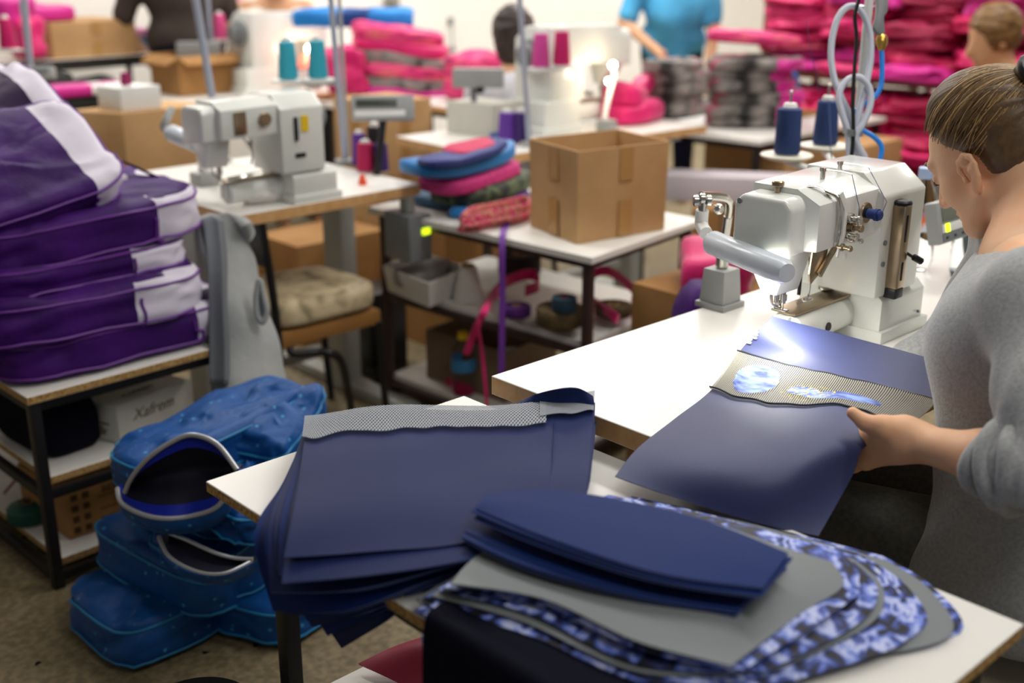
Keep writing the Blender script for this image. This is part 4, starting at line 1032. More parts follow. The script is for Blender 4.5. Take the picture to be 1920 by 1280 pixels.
mb = MB(); mb.V = V; mb.F = [tuple(int(i) for i in f) for f in hb[1]]; mb.I = [0] * len(mb.F)
rnd = random.Random(9); ec = Vector((-0.017, 0, 0.047)); er = Vector((0.110, 0.085, 0.097))
tl = HR.transposed() @ (TIE - HO) - ec; tu = Vector((tl.x / er.x, tl.y / er.y, tl.z / er.z)).normalized()
k_ = 0
while k_ < 900:
    u_ = Vector((rnd.gauss(0, 1), rnd.gauss(0, 1), rnd.gauss(0, 1))).normalized(); p_ = ec + Vector((u_.x * er.x, u_.y * er.y, u_.z * er.z)); hz = p_.z - 1.2 * p_.x - 0.004
    if hz < 0.014 or u_.dot(tu) > 0.8 or p_.z < -0.02 or (hz > 0.05 and rnd.random() < 0.6): continue
    k_ += 1; lf = 1.0 + rnd.uniform(0.004, 0.03); pts = []; bend_ = Vector((0, 0, rnd.uniform(0.0, 0.25)))
    for j in range(9):
        t_ = j / 8; d_ = (u_.lerp(tu, t_) + bend_ * math.sin(math.pi * t_)).normalized(); g_ = lf * (1 - 0.02 * (1 - t_))
        pts.append(H(ec.x + d_.x * er.x * g_, ec.y + d_.y * er.y * g_, ec.z + d_.z * er.z * g_))
    mb.tube(pts, [0.0005, 0.0011, 0.0011, 0.0011, 0.001], n=4, smooth=2, mi=rnd.choice((0, 1, 1, 2)))
mb.tube([TIE + hf * 0.01, TIE - hf * 0.03, TIE - hf * 0.065 - Z * 0.03, TIE - hf * 0.075 - Z * 0.1, TIE - hf * 0.06 - Z * 0.17], [0.026, 0.028, 0.032, 0.026, 0.006], n=14, smooth=4)
for dl in (0.0, 0.006, -0.006): mb.tube([H(0.076, -0.056 + dl, 0.085), H(0.094, -0.066 + dl, 0.05), H(0.098, -0.066, 0.0), H(0.104, -0.05, -0.03)], [0.004, 0.005, 0.004, 0.001], n=6, smooth=4)
mb.build('hair', [HAIR, HAIRC, HAIRL], woman, smooth=180)
MB().tube([TIE - hf * 0.008 + (lh * math.cos(t) + hu * math.sin(t)) * 0.027 for t in np.linspace(0, 2 * math.pi, 17)[:-1]], 0.007, n=8, closed=True).build('hair_tie', BLK, woman)
# grey sweatshirt
lo = np.array([min(HIP.x, ELL.x) - 0.42, min(HIP.y, ELL.y) - 0.42, 0.44]); s = Sdf(lo, lo + np.array([1.05, 1.05, 0.72]), 0.0065)
side = lambda p, a, r, k: s.cap(p - lv_ * a, p + lv_ * a, r, k=k)
side(NB - Z * 0.075 - fv * 0.0, 0.09, 0.075, 0.03); side(CH + Z * 0.03, 0.085, 0.118, 0.05); side(Vector((CH.x, CH.y, CH.z - 0.11)) - fv * 0.045, 0.08, 0.132, 0.06)
side(Vector((HIP.x, HIP.y, 0.68)) + fv * 0.02, 0.085, 0.145, 0.06); side(Vector((HIP.x, HIP.y, 0.56)) + fv * 0.03, 0.10, 0.165, 0.05)
s.cap(NB - Z * 0.045, SHL - Z * 0.0, 0.066, 0.066, k=0.05); s.cap(NB - Z * 0.045, SHR, 0.066, 0.066, k=0.05)
CUF = ELL.lerp(WRL, 0.33)
s.chain([SHL, SHL.lerp(ELL, 0.6) - RT * 0.004, ELL + Z * 0.006], [0.068, 0.062, 0.06], k=0.035); s.cap(ELL, CUF, 0.06, 0.05, k=0.02)
cd2 = (CUF - ELL).normalized(); s.cap(CUF - cd2 * 0.012, CUF + cd2 * 0.006, 0.057, 0.053, k=0.006); s.cap(CUF - cd2 * 0.05, CUF - cd2 * 0.03, 0.061, 0.06, k=0.006)
s.chain([SHR, ELR, WRR.lerp(ELR, 0.5)], [0.068, 0.06, 0.05], k=0.035)
e_ = np.array(ELL[:]); l_ = np.array(lv_[:]); f_ = np.array(fv[:]); c2 = np.array(cd2[:]); n_ = np.array(NB[:])
def folds(X):
    d = np.linalg.norm(X - e_, axis=-1); w = np.exp(-(d / 0.13) ** 2); a = (X - e_) @ c2
    o = 0.0055 * w * np.sin(a * 150 + 14 * (X[..., 2] - e_[2]) + 6 * np.sin(18 * ((X - e_) @ f_)))
    t = (X - n_) @ l_; z = X[..., 2]; wz = np.clip((0.98 - z) / 0.4, 0, 1)
    o = o + 0.007 * wz * np.sin(46 * t + 9 * z + 1.3) + 0.004 * wz * np.sin(80 * t - 14 * z) + 0.0035 * np.sin(28 * z + 30 * t) * np.clip((z - 0.7) / 0.2, 0, 1)
    return o
s.warp(folds)
s.cap(NB + Z * 0.004 + fv * 0.01, NB + Z * 0.12 + fv * 0.02, 0.058, 0.10, k=0.008, op='sub')      # neckline
s.plane(Vector((HIP.x, HIP.y, 0.505)), -Z, k=0.01)                                # hem
s.cap(CUF + cd2 * 0.093, CUF + cd2 * 0.13, 0.075, k=0.004, op='sub')
s.build('sweatshirt', MARL, woman, 2)
nk = NB - fv * 0.006
MB().tube([nk + (lv_ * math.cos(t) * 0.063 + fv * math.sin(t) * 0.062) + Z * (0.004 - 0.016 * math.sin(t)) for t in np.linspace(0, 2 * math.pi, 25)[:-1]], 0.0075, n=8, closed=True).build('collar', MARL, woman)
cx1, cx2 = frame_of(cd2); rr_ = random.Random(2); cf = MB()
for off, R0, r0 in ((0.024, 0.047, 0.0125), (0.002, 0.054, 0.014), (-0.022, 0.056, 0.013)):
    cf.tube([CUF + cd2 * (off + 0.008 * math.sin(2 * t + off * 90)) + (cx1 * math.cos(t) + cx2 * math.sin(t)) * (R0 + 0.003 * math.sin(3 * t + off * 200)) for t in np.linspace(0, 2 * math.pi, 29)[:-1]], r0, n=10, closed=True)
cf.build('rolled_cuff', MARL, woman, 180)
# trousers and shoes
lo = np.array([HIP.x - 0.6, HIP.y - 0.5, 0.02]); s = Sdf(lo, lo + np.array([1.2, 1.2, 0.75]), 0.01)
s.cap(HIP - lv_ * 0.06, HIP + lv_ * 0.06, 0.125, k=0.05)
for K, sg in ((KL, 1), (KR, -1)): a = AN(K); s.chain([HIP + lv_ * 0.085 * sg, K, a], [0.098, 0.07, 0.05], k=0.04)
s.build('trousers', JEANS, woman, 2)
for K in (KL, KR):
    a = AN(K); MB().tube([a - Z * 0.05 - fv * 0.03, a - Z * 0.05 + fv * 0.03, a - Z * 0.058 + fv * 0.12, a - Z * 0.06 + fv * 0.17], [0.03, 0.038, 0.034, 0.02], n=14, smooth=4).build('shoe', BLK, woman)
# her chair
ch = thing('chair', 'cream-covered chair under the woman in grey, at the right edge', 'chair', (HIP.x, HIP.y, 0))
HX = Vector((HIP.x, HIP.y, 0)); aR = math.atan2(fv.y, fv.x)
MB().box(HX + Z * 0.405, (0.42, 0.42, 0.06), 0.02, rz=aR, seg=3).build('seat', CREAM, ch)
bk = HX - fv * 0.235
g = [[bk + lv_ * (0.21 - 0.42 * j / 4) - fv * (0.05 * i / 4 + 0.02 * math.sin(j * 1.7 + i)) + Z * (0.30 + 0.42 * i / 4) for j in range(5)] for i in range(5)]
mb, uv = sheet_mb(dense(g, 6, 6), 0.03, ripple=0.012); mb.build('backrest', CREAM, ch, 70)
for a in (-1, 1):
    for b in (-1, 1): q = HX + fv * 0.18 * a + lv_ * 0.18 * b; MB().cyl(q, q + Z * 0.38, 0.014, n=12).build('leg', BLACK, ch)
    q = bk + lv_ * 0.16 * a + fv * 0.035; MB().box(q + Z * 0.42, (0.03, 0.025, 0.2), 0.004, rz=aR).build('back_post', BLACK, ch)
# ================================================================ MIDDLE GROUND
def zat(u, v, p):
    r = ray(u, v); t = (p[0] * F0.x + p[1] * F0.y) / (r.x * F0.x + r.y * F0.y); return CAMH + r.z * t
def bag(name, label, loc, R, L, W, T, m, pipe=None, end=None, end_m=None, seed=0, group=None, n=48, lump=0.012, warp=None, cat='bag', sq=4.5, rings=(3, 8), strap=None, wr=0.0, wf=11, end_top=False):
    if wr: n = max(n, 80); rings = (4, 11) if rings == (3, 8) else (3, 12)
    V, F, rg = pillow(L, W, T, n=n, lump=lump, seed=seed, warp=warp, sq=sq, wr=wr, wf=wf)
    if end is not None:
        bm = bmesh.new(); vs = [bm.verts.new(v) for v in V]
        for f in F: bm.faces.new([vs[i] for i in f])
        for co, no in (((end, 0, 0), (1, 0, 0)),) + (() if end_top else (((0, 0, T * 0.97), (0, 0, 1)),)):
            bmesh.ops.bisect_plane(bm, geom=bm.verts[:] + bm.edges[:] + bm.faces[:], plane_co=co, plane_no=no, dist=1e-5)
        bm.verts.index_update(); V = [v.co.copy() for v in bm.verts]; F = [tuple(v.index for v in f.verts) for f in bm.faces]; bm.free()
    W_ = place(V, loc, R)
    A = [(f, sum((V[i].x for i in f)) / len(f)) for f in F]
    simple = end is None and pipe is None and strap is None
    if simple:
        mb = MB(); mb.add(W_, F); return tag(mb.build(name, m, None, 180), label, cat, group)
    t = thing(name, label, cat, tuple(loc), group)
    zc_ = lambda f: sum(V[i].z for i in f) / len(f)
    inend = lambda f, x: x >= end and (end_top or zc_(f) < T * 0.97)
    def sub(fs, nm, mm):
        ids = sorted({i for f in fs for i in f}); mp = {i: k for k, i in enumerate(ids)}; mb = MB(); mb.add([W_[i] for i in ids], [tuple(mp[i] for i in f) for f in fs]); return mb.build(nm, mm, t, 180)
    if end is None: sub(F, 'body', m)
    else:
        sub([f for f, x in A if not inend(f, x)], 'body', m); sub([f for f, x in A if inend(f, x)], 'end_panel', end_m)
    c = Vector(loc) + R @ Vector((0, 0, T / 2))
    if pipe:
        for k in rings: MB().tube([W_[i] + (W_[i] - c).normalized() * 0.002 for i in rg[k]], 0.0035, n=6, closed=True).build('piping', pipe, t)
        if end is not None:
            ed = [i for k in range(2, 10) for i in rg[k] if abs(V[i].x - end) < L / n * 2.2 and V[i].y < 0]
            ed = [W_[rg[k][min(range(len(rg[k])), key=lambda q: abs(V[rg[k][q]].x - end) + (9 if V[rg[k][q]].y > 0 else 0))]] for k in range(2, 10)]
            MB().tube([p + (p - c).normalized() * 0.002 for p in ed], 0.004, n=6).build('seam', pipe, t)
    if strap: MB().ribbon([Vector(loc) + R @ Vector(p) for p in strap], 0.03, 0.004, R @ Vector((0, 1, 0))).build('strap', PURPD if m is PURP else m, t)
    return t

# ---- low shelf on the left
shelf = table('shelf_table', 'low black-framed white shelf table on the left, stacked with purple bags', (0.90, 2.588), (0.59, 0.022), (-0.03, 1.15), 0.51, 0.02, shelves=(0.28, 0.06), inset=0.02)
rz = 0.04
bag('backpack', 'lowest purple backpack with a pale end, resting on the white shelf top', (1.20, 2.84, 0.513), rotm(rz), 0.66, 0.42, 0.11, PURP, PURPL, 0.16, LILAC, 1, wr=0.011, strap=[(0.28, -0.1, 0.06), (0.34, -0.12, 0.05), (0.36, -0.05, 0.06), (0.3, 0.02, 0.07)])
bag('backpack', 'purple backpack second from the bottom, its pale panel squared off', (1.12, 2.82, 0.60), rotm(rz - 0.03, 0, 0.02), 0.60, 0.40, 0.12, PURP, PURPL, 0.08, LILAC, 2, wr=0.012)
bag('backpack', 'purple backpack in the middle of the pile with a narrow pale panel', (1.13, 2.87, 0.705), rotm(rz + 0.05), 0.58, 0.38, 0.085, PURP, PURPL, 0.09, LILAC, 3, wr=0.013)
bag('backpack', 'broad purple backpack fourth from the bottom, with a flat shiny top', (1.16, 2.90, 0.78), rotm(rz + 0.02, 0.05, -0.03), 0.64, 0.42, 0.12, PURP, PURPL, 0.15, LILAC, 4, wr=0.009, strap=[(0.1, 0.05, 0.125), (0.2, 0.1, 0.16), (0.27, 0.0, 0.12), (0.33, -0.05, 0.08)])
bag('backpack', 'purple backpack leaning on top of the pile with a large tilted pale panel', (1.0, 2.88, 0.93), rotm(rz + 0.04, 0.60, -0.16), 0.54, 0.34, 0.10, PURP, PURPL, 0.16, LILAC, 5, wr=0.008, end_top=True)
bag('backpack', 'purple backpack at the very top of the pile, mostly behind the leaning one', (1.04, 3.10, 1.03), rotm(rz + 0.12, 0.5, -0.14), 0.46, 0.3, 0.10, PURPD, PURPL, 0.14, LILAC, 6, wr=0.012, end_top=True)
# white printed carton and dark bag on the middle shelf
WF = P(226, 832, .282); WLc = P(157, 818, .282); WR = P(366, 776, .282); wh = zat(219, 762, WF) - 0.282
wb = carton('carton', 'small white printed carton on the middle shelf under the purple bags', (WF.x, WF.y), ((WR - WF).x, (WR - WF).y), ((WLc - WF).x, (WLc - WF).y), 0.282, wh, mat('white_card', (196, 194, 184), 0.7), open_=False, tape=False)
wb = [o for o in wb.children if o.name.startswith('body')][0]; e1w = (WR - WF); e1w.z = 0; nfw = Vector((e1w.y, -e1w.x, 0)).normalized(); ew = e1w.normalized()
Rw = Matrix((ew, Z, ew.cross(Z))).transposed(); BRN = mat('brown_ink', (96, 84, 62), 0.7)
text('script_lettering', 'Xafrem', wh * 0.42, WF + ew * 0.045 + Z * wh * 0.6 + nfw * 0.0008, Rw, BRN, wb, 0.35)
text('lettering', 'KAFREM', wh * 0.26, WF + ew * 0.05 + Z * (wh + 0.0008) - nfw * 0.045, Matrix((ew, -nfw, Z)).transposed(), BRN, wb, 0.2)
e2w = (WLc - WF); e2w.z = 0; e2n = e2w.normalized(); nl = Vector((-e2n.y, e2n.x, 0))
if nl.x > 0: nl = -nl
Rl = Matrix((-e2n, Z, (-e2n).cross(Z))).transposed()
for j, (sx, hx) in enumerate(((0.7, 0.45), (0.4, 0.34), (0.55, 0.26), (0.5, 0.18))):
    q = WLc + (-e2n) * (e2w.length * 0.34) + Z * wh * (hx + 0.03) + nl * 0.0006
    MB().box(q + (-e2n) * e2w.length * sx * 0.3, (e2w.length * sx * 0.6, 0.001, wh * 0.045), rz=math.atan2(e2n.y, e2n.x)).build('text_line', BRN, wb)
MB().box(WLc + (-e2n) * (e2w.length * 0.16) + Z * wh * 0.4 + nl * 0.0006, (e2w.length * 0.16, 0.001, wh * 0.4), rz=math.atan2(e2n.y, e2n.x)).build('red_mark', CRIM, wb)
bag('bag', 'black bag on the middle shelf beside the white printed carton', (1.04, 2.86, 0.282), rotm(0.1), 0.17, 0.3, 0.16, INK, lump=0.03, n=30, seed=8)
# bottom shelf: roll, cone, carton with symbols
gp = P(56, 972, .062)
gt = thing('tape_roll', 'dark green roll of webbing on the bottom shelf at the left edge', 'roll', (gp.x, gp.y, 0.062))
MB().lathe([(0.02, 0), (0.052, 0), (0.055, 0.004), (0.055, 0.034), (0.05, 0.04), (0.02, 0.052), (0.018, 0.048), (0.018, 0.004)], (gp.x, gp.y, 0.062), n=36).build('webbing', mat('green_webbing', (24, 78, 66), 0.6), gt)
MB().lathe([(0.012, -0.0), (0.018, 0.0), (0.018, 0.05), (0.012, 0.05)], (gp.x, gp.y, 0.062), n=20).build('core', CARDD, gt)
kp = P(78, 930, .062) + Vector((0.03, 0.06, 0))
cone_spool('thread_cone', 'dark cone of thread behind the green roll on the bottom shelf', (kp.x, kp.y, 0.062), 0.12, 0.045, 0.03, tm('charcoal', (34, 30, 34)))
MB().tube([Vector((kp.x - 0.03, kp.y, 0.14)), Vector((kp.x - 0.07, kp.y - 0.02, 0.12)), Vector((kp.x - 0.1, kp.y + 0.02, 0.066))], 0.004, n=6, smooth=5).build('red_cord', CRIM, bpy.data.objects[[o.name for o in COL.objects if o.get('label', '').startswith('dark cone')][0]])
CF = P(132, 1012, .062); CR2 = P(300, 985, .062); cdx = CR2 - CF
cb = carton('carton', 'brown carton with rows of dark symbols on the bottom shelf', (CF.x, CF.y), (0.30, 0.0), (-0.02, 0.25), 0.062, 0.135, CARDD, open_=False, tape=False)
cb = [o for o in cb.children if o.name.startswith('body')][0]; SYM = mat('dark_brown_ink', (70, 48, 22), 0.7)
for i in range(2):
    for j in range(4): MB().box((CF.x + 0.022 + 0.03 * i, CF.y - 0.0008, 0.082 + 0.03 * j), (0.017, 0.001, 0.017), 0.0003).build('symbol', SYM, cb)
text('lettering', 'BEST', 0.026, Vector((CF.x + 0.095, CF.y - 0.001, 0.172)), Matrix(((1, 0, 0), (0, 0, -1), (0, 1, 0))), SYM, cb)
text('lettering', 'Bonson', 0.02, Vector((CF.x + 0.125, CF.y - 0.001, 0.138)), Matrix(((1, 0, 0), (0, 0, -1), (0, 1, 0))), SYM, cb, 0.2)
for zz in (0.155, 0.12, 0.095): MB().box((CF.x + 0.17, CF.y - 0.0008, zz), (0.17, 0.001, 0.0025)).build('ruled_line', SYM, cb)

# ---- blue backpacks heaped on the floor
def fp(u, v, z): p = P(u, v, z); return p
def bb(label, u, v, z, rot, L, W, T, seed, wr=0.012, z0=None, **k):
    p = P(u, v, z + T / 2); return bag('blue_backpack', label, (p.x, p.y, z), rot, L, W, T, BLUEB, TEALP, seed=seed, lump=0.014, wr=wr, **k)
bb('lowest blue backpack lying flat on the floor at the front of the heap', 275, 1135, 0.004, rotm(0.05), 0.28, 0.30, 0.115, 11)
bb('blue backpack on the floor behind the low table leg', 500, 1100, 0.004, rotm(0.35), 0.30, 0.34, 0.10, 12)
bb('boxy blue backpack lying across the lowest one, piping along its edges', 345, 1035, 0.095, rotm(math.radians(104), 0.06, -0.1), 0.40, 0.27, 0.115, 13, wr=0.008)
bb('flattened blue backpack under the gaping ones, at the back of the heap', 470, 1000, 0.10, rotm(0.2), 0.42, 0.30, 0.11, 19)
o3b = bb('blue backpack below the gaping one, its open zip curving to the right', 430, 985, 0.195, rotm(0.35, 0.0, -0.08), 0.34, 0.24, 0.06, 15)
o3 = bb('unzipped blue backpack gaping open in the middle of the heap', 425, 915, 0.25, rotm(0.35, 0.05, -0.05), 0.34, 0.26, 0.06, 14)
def pz(l): return [P(u, v, z) for u, v, z in l]
a1 = pz([(236, 922, .40), (250, 893, .44), (280, 858, .485), (322, 829, .515), (362, 815, .53), (408, 832, .515), (446, 880, .47)]); a2 = pz([(222, 915, .39), (230, 942, .378), (268, 963, .37), (312, 971, .368), (362, 966, .368), (412, 946, .395), (448, 886, .465)])
mid = [a.lerp(b, 0.5) + Vector((0.035, 0.045, -0.015)) for a, b in zip(a1, a2)]
mb, uv = sheet_mb(dense([a1, [a.lerp(b, 0.55) for a, b in zip(a1, mid)], mid, [a.lerp(b, 0.55) for a, b in zip(a2, mid)], a2], 6, 6), 0.004); mb.build('inside', DKBLUE, o3, 60)
ft = [a + Vector((0.02, 0.03, -0.05)) for a in a2]
mb, uv = sheet_mb(dense([a2, [a.lerp(b, 0.5) + Vector((-0.006, -0.008, 0)) for a, b in zip(a2, ft)], ft], 6, 5), 0.006, ripple=0.006); mb.build('flap', BLUEB, o3, 60)
li = [a.lerp(b, 0.22) + Vector((-.0, -0.0, 0.008)) for a, b in zip(a2, mid)]
mb, uv = sheet_mb(dense([a2, [a.lerp(b, 0.5) for a, b in zip(a2, li)], li], 6, 4), 0.005); mb.build('lining', COBALT, o3, 60)
li = [a.lerp(b, 0.3) + Vector((-0.01, -0.01, 0.002)) for a, b in zip(a1, mid)]
mb, uv = sheet_mb(dense([a1, [a.lerp(b, 0.5) for a, b in zip(a1, li)], li], 6, 4), 0.005); mb.build('lining', COBALT, o3, 60)
for a in (a1, a2): MB().tube([p + Vector((-0.004, -0.004, 0.002)) for p in a], 0.0055, n=8, smooth=6).build('zip', ZIP, o3)
c1 = pz([(298, 1006, .30), (318, 1044, .285), (368, 1071, .28), (420, 1075, .28), (472, 1052, .285)]); c2_ = pz([(318, 1000, .31), (350, 1012, .305), (400, 1035, .30), (440, 1046, .29), (474, 1048, .29)])
mc = [a.lerp(b, 0.5) + Vector((0.02, 0.02, -0.01)) for a, b in zip(c1, c2_)]
mb, uv = sheet_mb(dense([c1, mc, c2_], 6, 6), 0.004); mb.build('inside', DKBLUE, o3b, 60)
ft = [a + Vector((0.02, 0.03, -0.04)) for a in c1]
mb, uv = sheet_mb(dense([c1, [a.lerp(b, 0.5) + Vector((-0.004, -0.006, 0)) for a, b in zip(c1, ft)], ft], 6, 5), 0.006, ripple=0.004); mb.build('flap', BLUEB, o3b, 60)
for a, m_ in ((c1, ZIP), (c2_, ZIP)): MB().tube(a, 0.0045, n=8, smooth=6).build('zip', m_, o3b)
bb('crumpled blue backpack between the gaping one and the long top one', 500, 905, 0.30, rotm(0.25, 0.15, -0.05), 0.36, 0.24, 0.09, 18, wr=0.02)
def w4(v): return Vector((v.x, v.y, v.z * (1 - 0.35 * (v.x + 0.22)) + 0.16 * v.x * v.x))
o4 = bb('long blue backpack sloping across the top of the heap', 405, 810, 0.375, rotm(0.04, -0.05, -0.17), 0.46, 0.22, 0.10, 16, wr=0.009, warp=w4)
bb('blue backpack standing open at the right end of the heap, next to the fleece', 520, 800, 0.345, rotm(0.45, 0.1, -0.35), 0.26, 0.19, 0.14, 17, wr=0.014)
for i, (u, v) in enumerate(((66, 1248), (393, 1222), (475, 1206), (40, 1010))):
    p = P(u, v, 0.001); mb = MB(); mb.prism([(0, 0), (0.016, 0.004), (0.011, 0.012), (0.004, 0.009)], p, Vector((math.cos(i * 2), math.sin(i * 2), 0)), Vector((-math.sin(i * 2), math.cos(i * 2), 0)), (0, 0, 0.0015))
    tag(mb.build('fabric_scrap', INK), ['dark fabric scrap on the floor, lower left', 'dark fabric scrap on the floor below the blue heap', 'small reddish scrap on the floor, near the low table leg', 'dark scrap on the floor beside the shelf at the left edge'][i], 'scrap')

# ---- chair with the grey fleece
SCx = P(575, 556, .44); ch2 = thing('chair', 'black-framed chair with a patterned beige seat, fleece over its back', 'chair', (SCx.x, SCx.y, 0))
CUSH = ramp_mat('beige_floral_cushion', ((0.35, (150, 136, 106)), (0.5, (206, 188, 150)), (0.62, (222, 206, 172)), (0.7, (140, 134, 128))), 13, 0.85, detail=4)
Vp, Fp, _ = pillow(0.40, 0.36, 0.085, n=40, lump=0.008, seed=21); mb = MB(); mb.add(place(Vp, (SCx.x - 0.02, SCx.y + 0.01, 0.405), rotm(0.0)), Fp); mb.build('cushion', CUSH, ch2, 180)
MB().box((SCx.x - 0.02, SCx.y + 0.01, 0.375), (0.38, 0.34, 0.05), 0.01).build('seat', mat('wooden_seat', (150, 106, 54), 0.6), ch2)
BK = D(430, 560, 3.12)
for a in (-0.16, 0.16):
    MB().tube([(SCx.x - 0.22, SCx.y + a, 0.0), (SCx.x - 0.21, SCx.y + a, 0.4), (SCx.x - 0.24, SCx.y + a, 0.75)], 0.0125, n=10, smooth=6).build('back_leg', BLACK, ch2)
    MB().tube([(SCx.x + 0.16, SCx.y + a, 0.36), (SCx.x + 0.165, SCx.y + a, 0.2), (SCx.x + 0.18, SCx.y + a, 0.0)], 0.0125, n=10, smooth=6).build('front_leg', BLACK, ch2)
MB().box((SCx.x - 0.235, SCx.y, 0.68), (0.025, 0.34, 0.14), 0.01, rot=rotm(0, 0, -0.09)).build('backrest', BLK, ch2)
MB().tube([P(545, 640, .36), P(548, 662, .33), P(590, 660, .32), P(625, 664, .31), P(644, 690, .24), P(660, 775, .0)], 0.013, n=10, smooth=6).build('armrest', BLACK, ch2)
FL = [[D(386, 402, 3.12), D(408, 396, 3.2), D(436, 402, 3.16), D(452, 425, 3.1)],
      [D(388, 480, 3.06), D(412, 478, 3.08), D(452, 482, 3.1), D(480, 490, 3.16)],
      [D(392, 560, 3.05), D(420, 560, 3.04), D(470, 566, 3.08), D(500, 572, 3.15)],
      [D(396, 640, 3.04), D(430, 640, 3.03), D(484, 640, 3.06), D(518, 640, 3.13)],
      [D(398, 740, 3.03), D(440, 738, 3.0), D(500, 730, 3.04), D(540, 712, 3.11)]]
fl = thing('fleece_jacket', 'grey fleece jacket draped over the chair back behind the shelf', 'jacket', tuple(FL[2][1]))
fdn = dense(FL, 10, 9)
mb, uv = sheet_mb(fdn, 0.03, ripple=0.016); mb.build('jacket', FLEECE, fl, 180)
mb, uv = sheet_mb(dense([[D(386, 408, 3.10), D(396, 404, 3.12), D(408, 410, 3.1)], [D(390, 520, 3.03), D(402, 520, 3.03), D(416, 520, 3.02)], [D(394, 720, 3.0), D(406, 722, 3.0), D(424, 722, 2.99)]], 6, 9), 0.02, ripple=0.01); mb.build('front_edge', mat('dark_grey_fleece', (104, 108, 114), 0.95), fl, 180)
sl = pz0 = [D(u, v, 3.055) for u, v in ((486, 525), (480, 560), (482, 590), (492, 604), (500, 585), (494, 555))]
MB().tube(sl, 0.008, n=8, closed=True, smooth=5).build('pocket_edge', FLEECE, fl)
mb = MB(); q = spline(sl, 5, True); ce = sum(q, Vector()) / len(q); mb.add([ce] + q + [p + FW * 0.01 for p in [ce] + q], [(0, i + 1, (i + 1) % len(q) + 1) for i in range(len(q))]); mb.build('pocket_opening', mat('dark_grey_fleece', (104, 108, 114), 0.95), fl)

# ---- second sewing table with the white machine and turquoise cones
t2 = table('sewing_table', 'white sewing table with a beech edge behind the chair, turquoise cones at its machine', (1.62, 2.848), (0.66, 0.006), (0, 0.8), 0.78, 0.034, edge=BEECH, legs='tee', legm=GREYST, tk=(0.12, 0.94))
mB = P(632, 372, .78); m2 = machine('white sewing machine on the middle-left table, turquoise thread cones behind it', detail=False)
spawn(m2, (mB.x - 0.32, mB.y + 0.10, 0.78), 0, 0.96, first=True)
l2 = P(385, 346, .78); wl = thing('work_lamp', 'grey tube work lamp left of the machine with turquoise cones', 'lamp', (l2.x, l2.y, 0.78))
MB().box((l2.x, l2.y, 0.80), (0.07, 0.07, 0.04), 0.006).build('base', GPLA, wl); MB().cyl((l2.x, l2.y, 0.82), (l2.x, l2.y, 0.92), 0.018, n=16).build('post', WPLA, wl)
dl = (l2 - CAMP).dot(FW) - 0.2; q0, q1 = D(314, 246, dl - 0.02), D(398, 282, dl - 0.1); qj = D(322, 204, dl - 0.0)
MB().tube([q0, q0.lerp(q1, 0.1), q0.lerp(q1, 0.9), q1], [0.016, 0.026, 0.026, 0.018], n=14).build('lamp_head', mat('frosted_lamp_tube', (206, 214, 222), 0.25), wl)
MB().tube([Vector((l2.x, l2.y, 0.92)), q1, q0, D(312, 225, dl - 0.02), qj], 0.012, n=10, smooth=4).build('arm', GPLA, wl)
# its spool stand
def cone_stand(label, cones, zd, base, mt, lab, pole_to, rr=0.06, tilt=None):
    s_ = thing('spool_stand', label, 'thread stand', tuple(base)); B = Vector(base)
    top = Vector(pole_to); MB().cyl(B, top, 0.010, n=14).build('pole', mat('blue_grey_steel', (172, 180, 196), 0.35, metal=0.3), s_)
    MB().cyl(B, B + Vector((0, 0, 0.015)), 0.035, n=20).build('flange', GPLA, s_)
    for (p, m_, lb) in cones:
        MB().lathe([(0, -0.006), (rr, -0.006), (rr, 0.0), (0, 0.0)], p, n=28).build('spool_disc', WPLA, s_)
        k = (p.z - B.z) / (top.z - B.z); MB().tube([B.lerp(top, k) - Vector((0, 0, 0.012)), p - Vector((0, 0, 0.01))], 0.006, n=6).build('arm', GPLA, s_)
        cone_spool('thread_cone', lb, tuple(p + Vector((0, 0, 0.001))), 0.13, 0.034, 0.026, m_)
    return s_
TURQ = tm('turquoise', (52, 168, 190))
d2 = 3.95
pb = D(636, 178, d2); top = D(617, -40, d2 - 0.1); dirp = (top - pb) / (top - pb).z
bs = pb + dirp * (0.78 - pb.z)
cone_stand('spool stand with turquoise cones behind the middle-left machine', [(D(541, 150, d2), TURQ, 'turquoise thread cone left on its stand, above the white machine'), (D(597, 148, d2), TURQ, 'turquoise thread cone right on its stand, nearest the poles')], 0, tuple(bs), None, None, tuple(top))
pb = D(396, 172, 3.95); top = D(360, -40, 3.8); dirp = (top - pb) / (top - pb).z; bs = pb + dirp * (0.78 - pb.z)
po = thing('thread_pole', 'slim grey-blue pole rising behind the lamp end of the turquoise-cone machine', 'pole', tuple(bs)); MB().cyl(bs, top, 0.013, n=14).build('pole', mat('blue_grey_steel', (172, 180, 196), 0.35), po); MB().cyl(bs, bs + Vector((0, 0, 0.015)), 0.03, n=18).build('flange', GPLA, po)
pb = D(646, 178, 4.05); top = D(634, -40, 3.95); dirp = (top - pb) / (top - pb).z; bs = pb + dirp * (0.78 - pb.z); bs.y = min(bs.y, 3.63)
po = thing('thread_pole', 'second thin pole close beside the turquoise-cone stand', 'pole', tuple(bs)); MB().cyl(bs, top, 0.007, n=10).build('pole', GPLA, po)
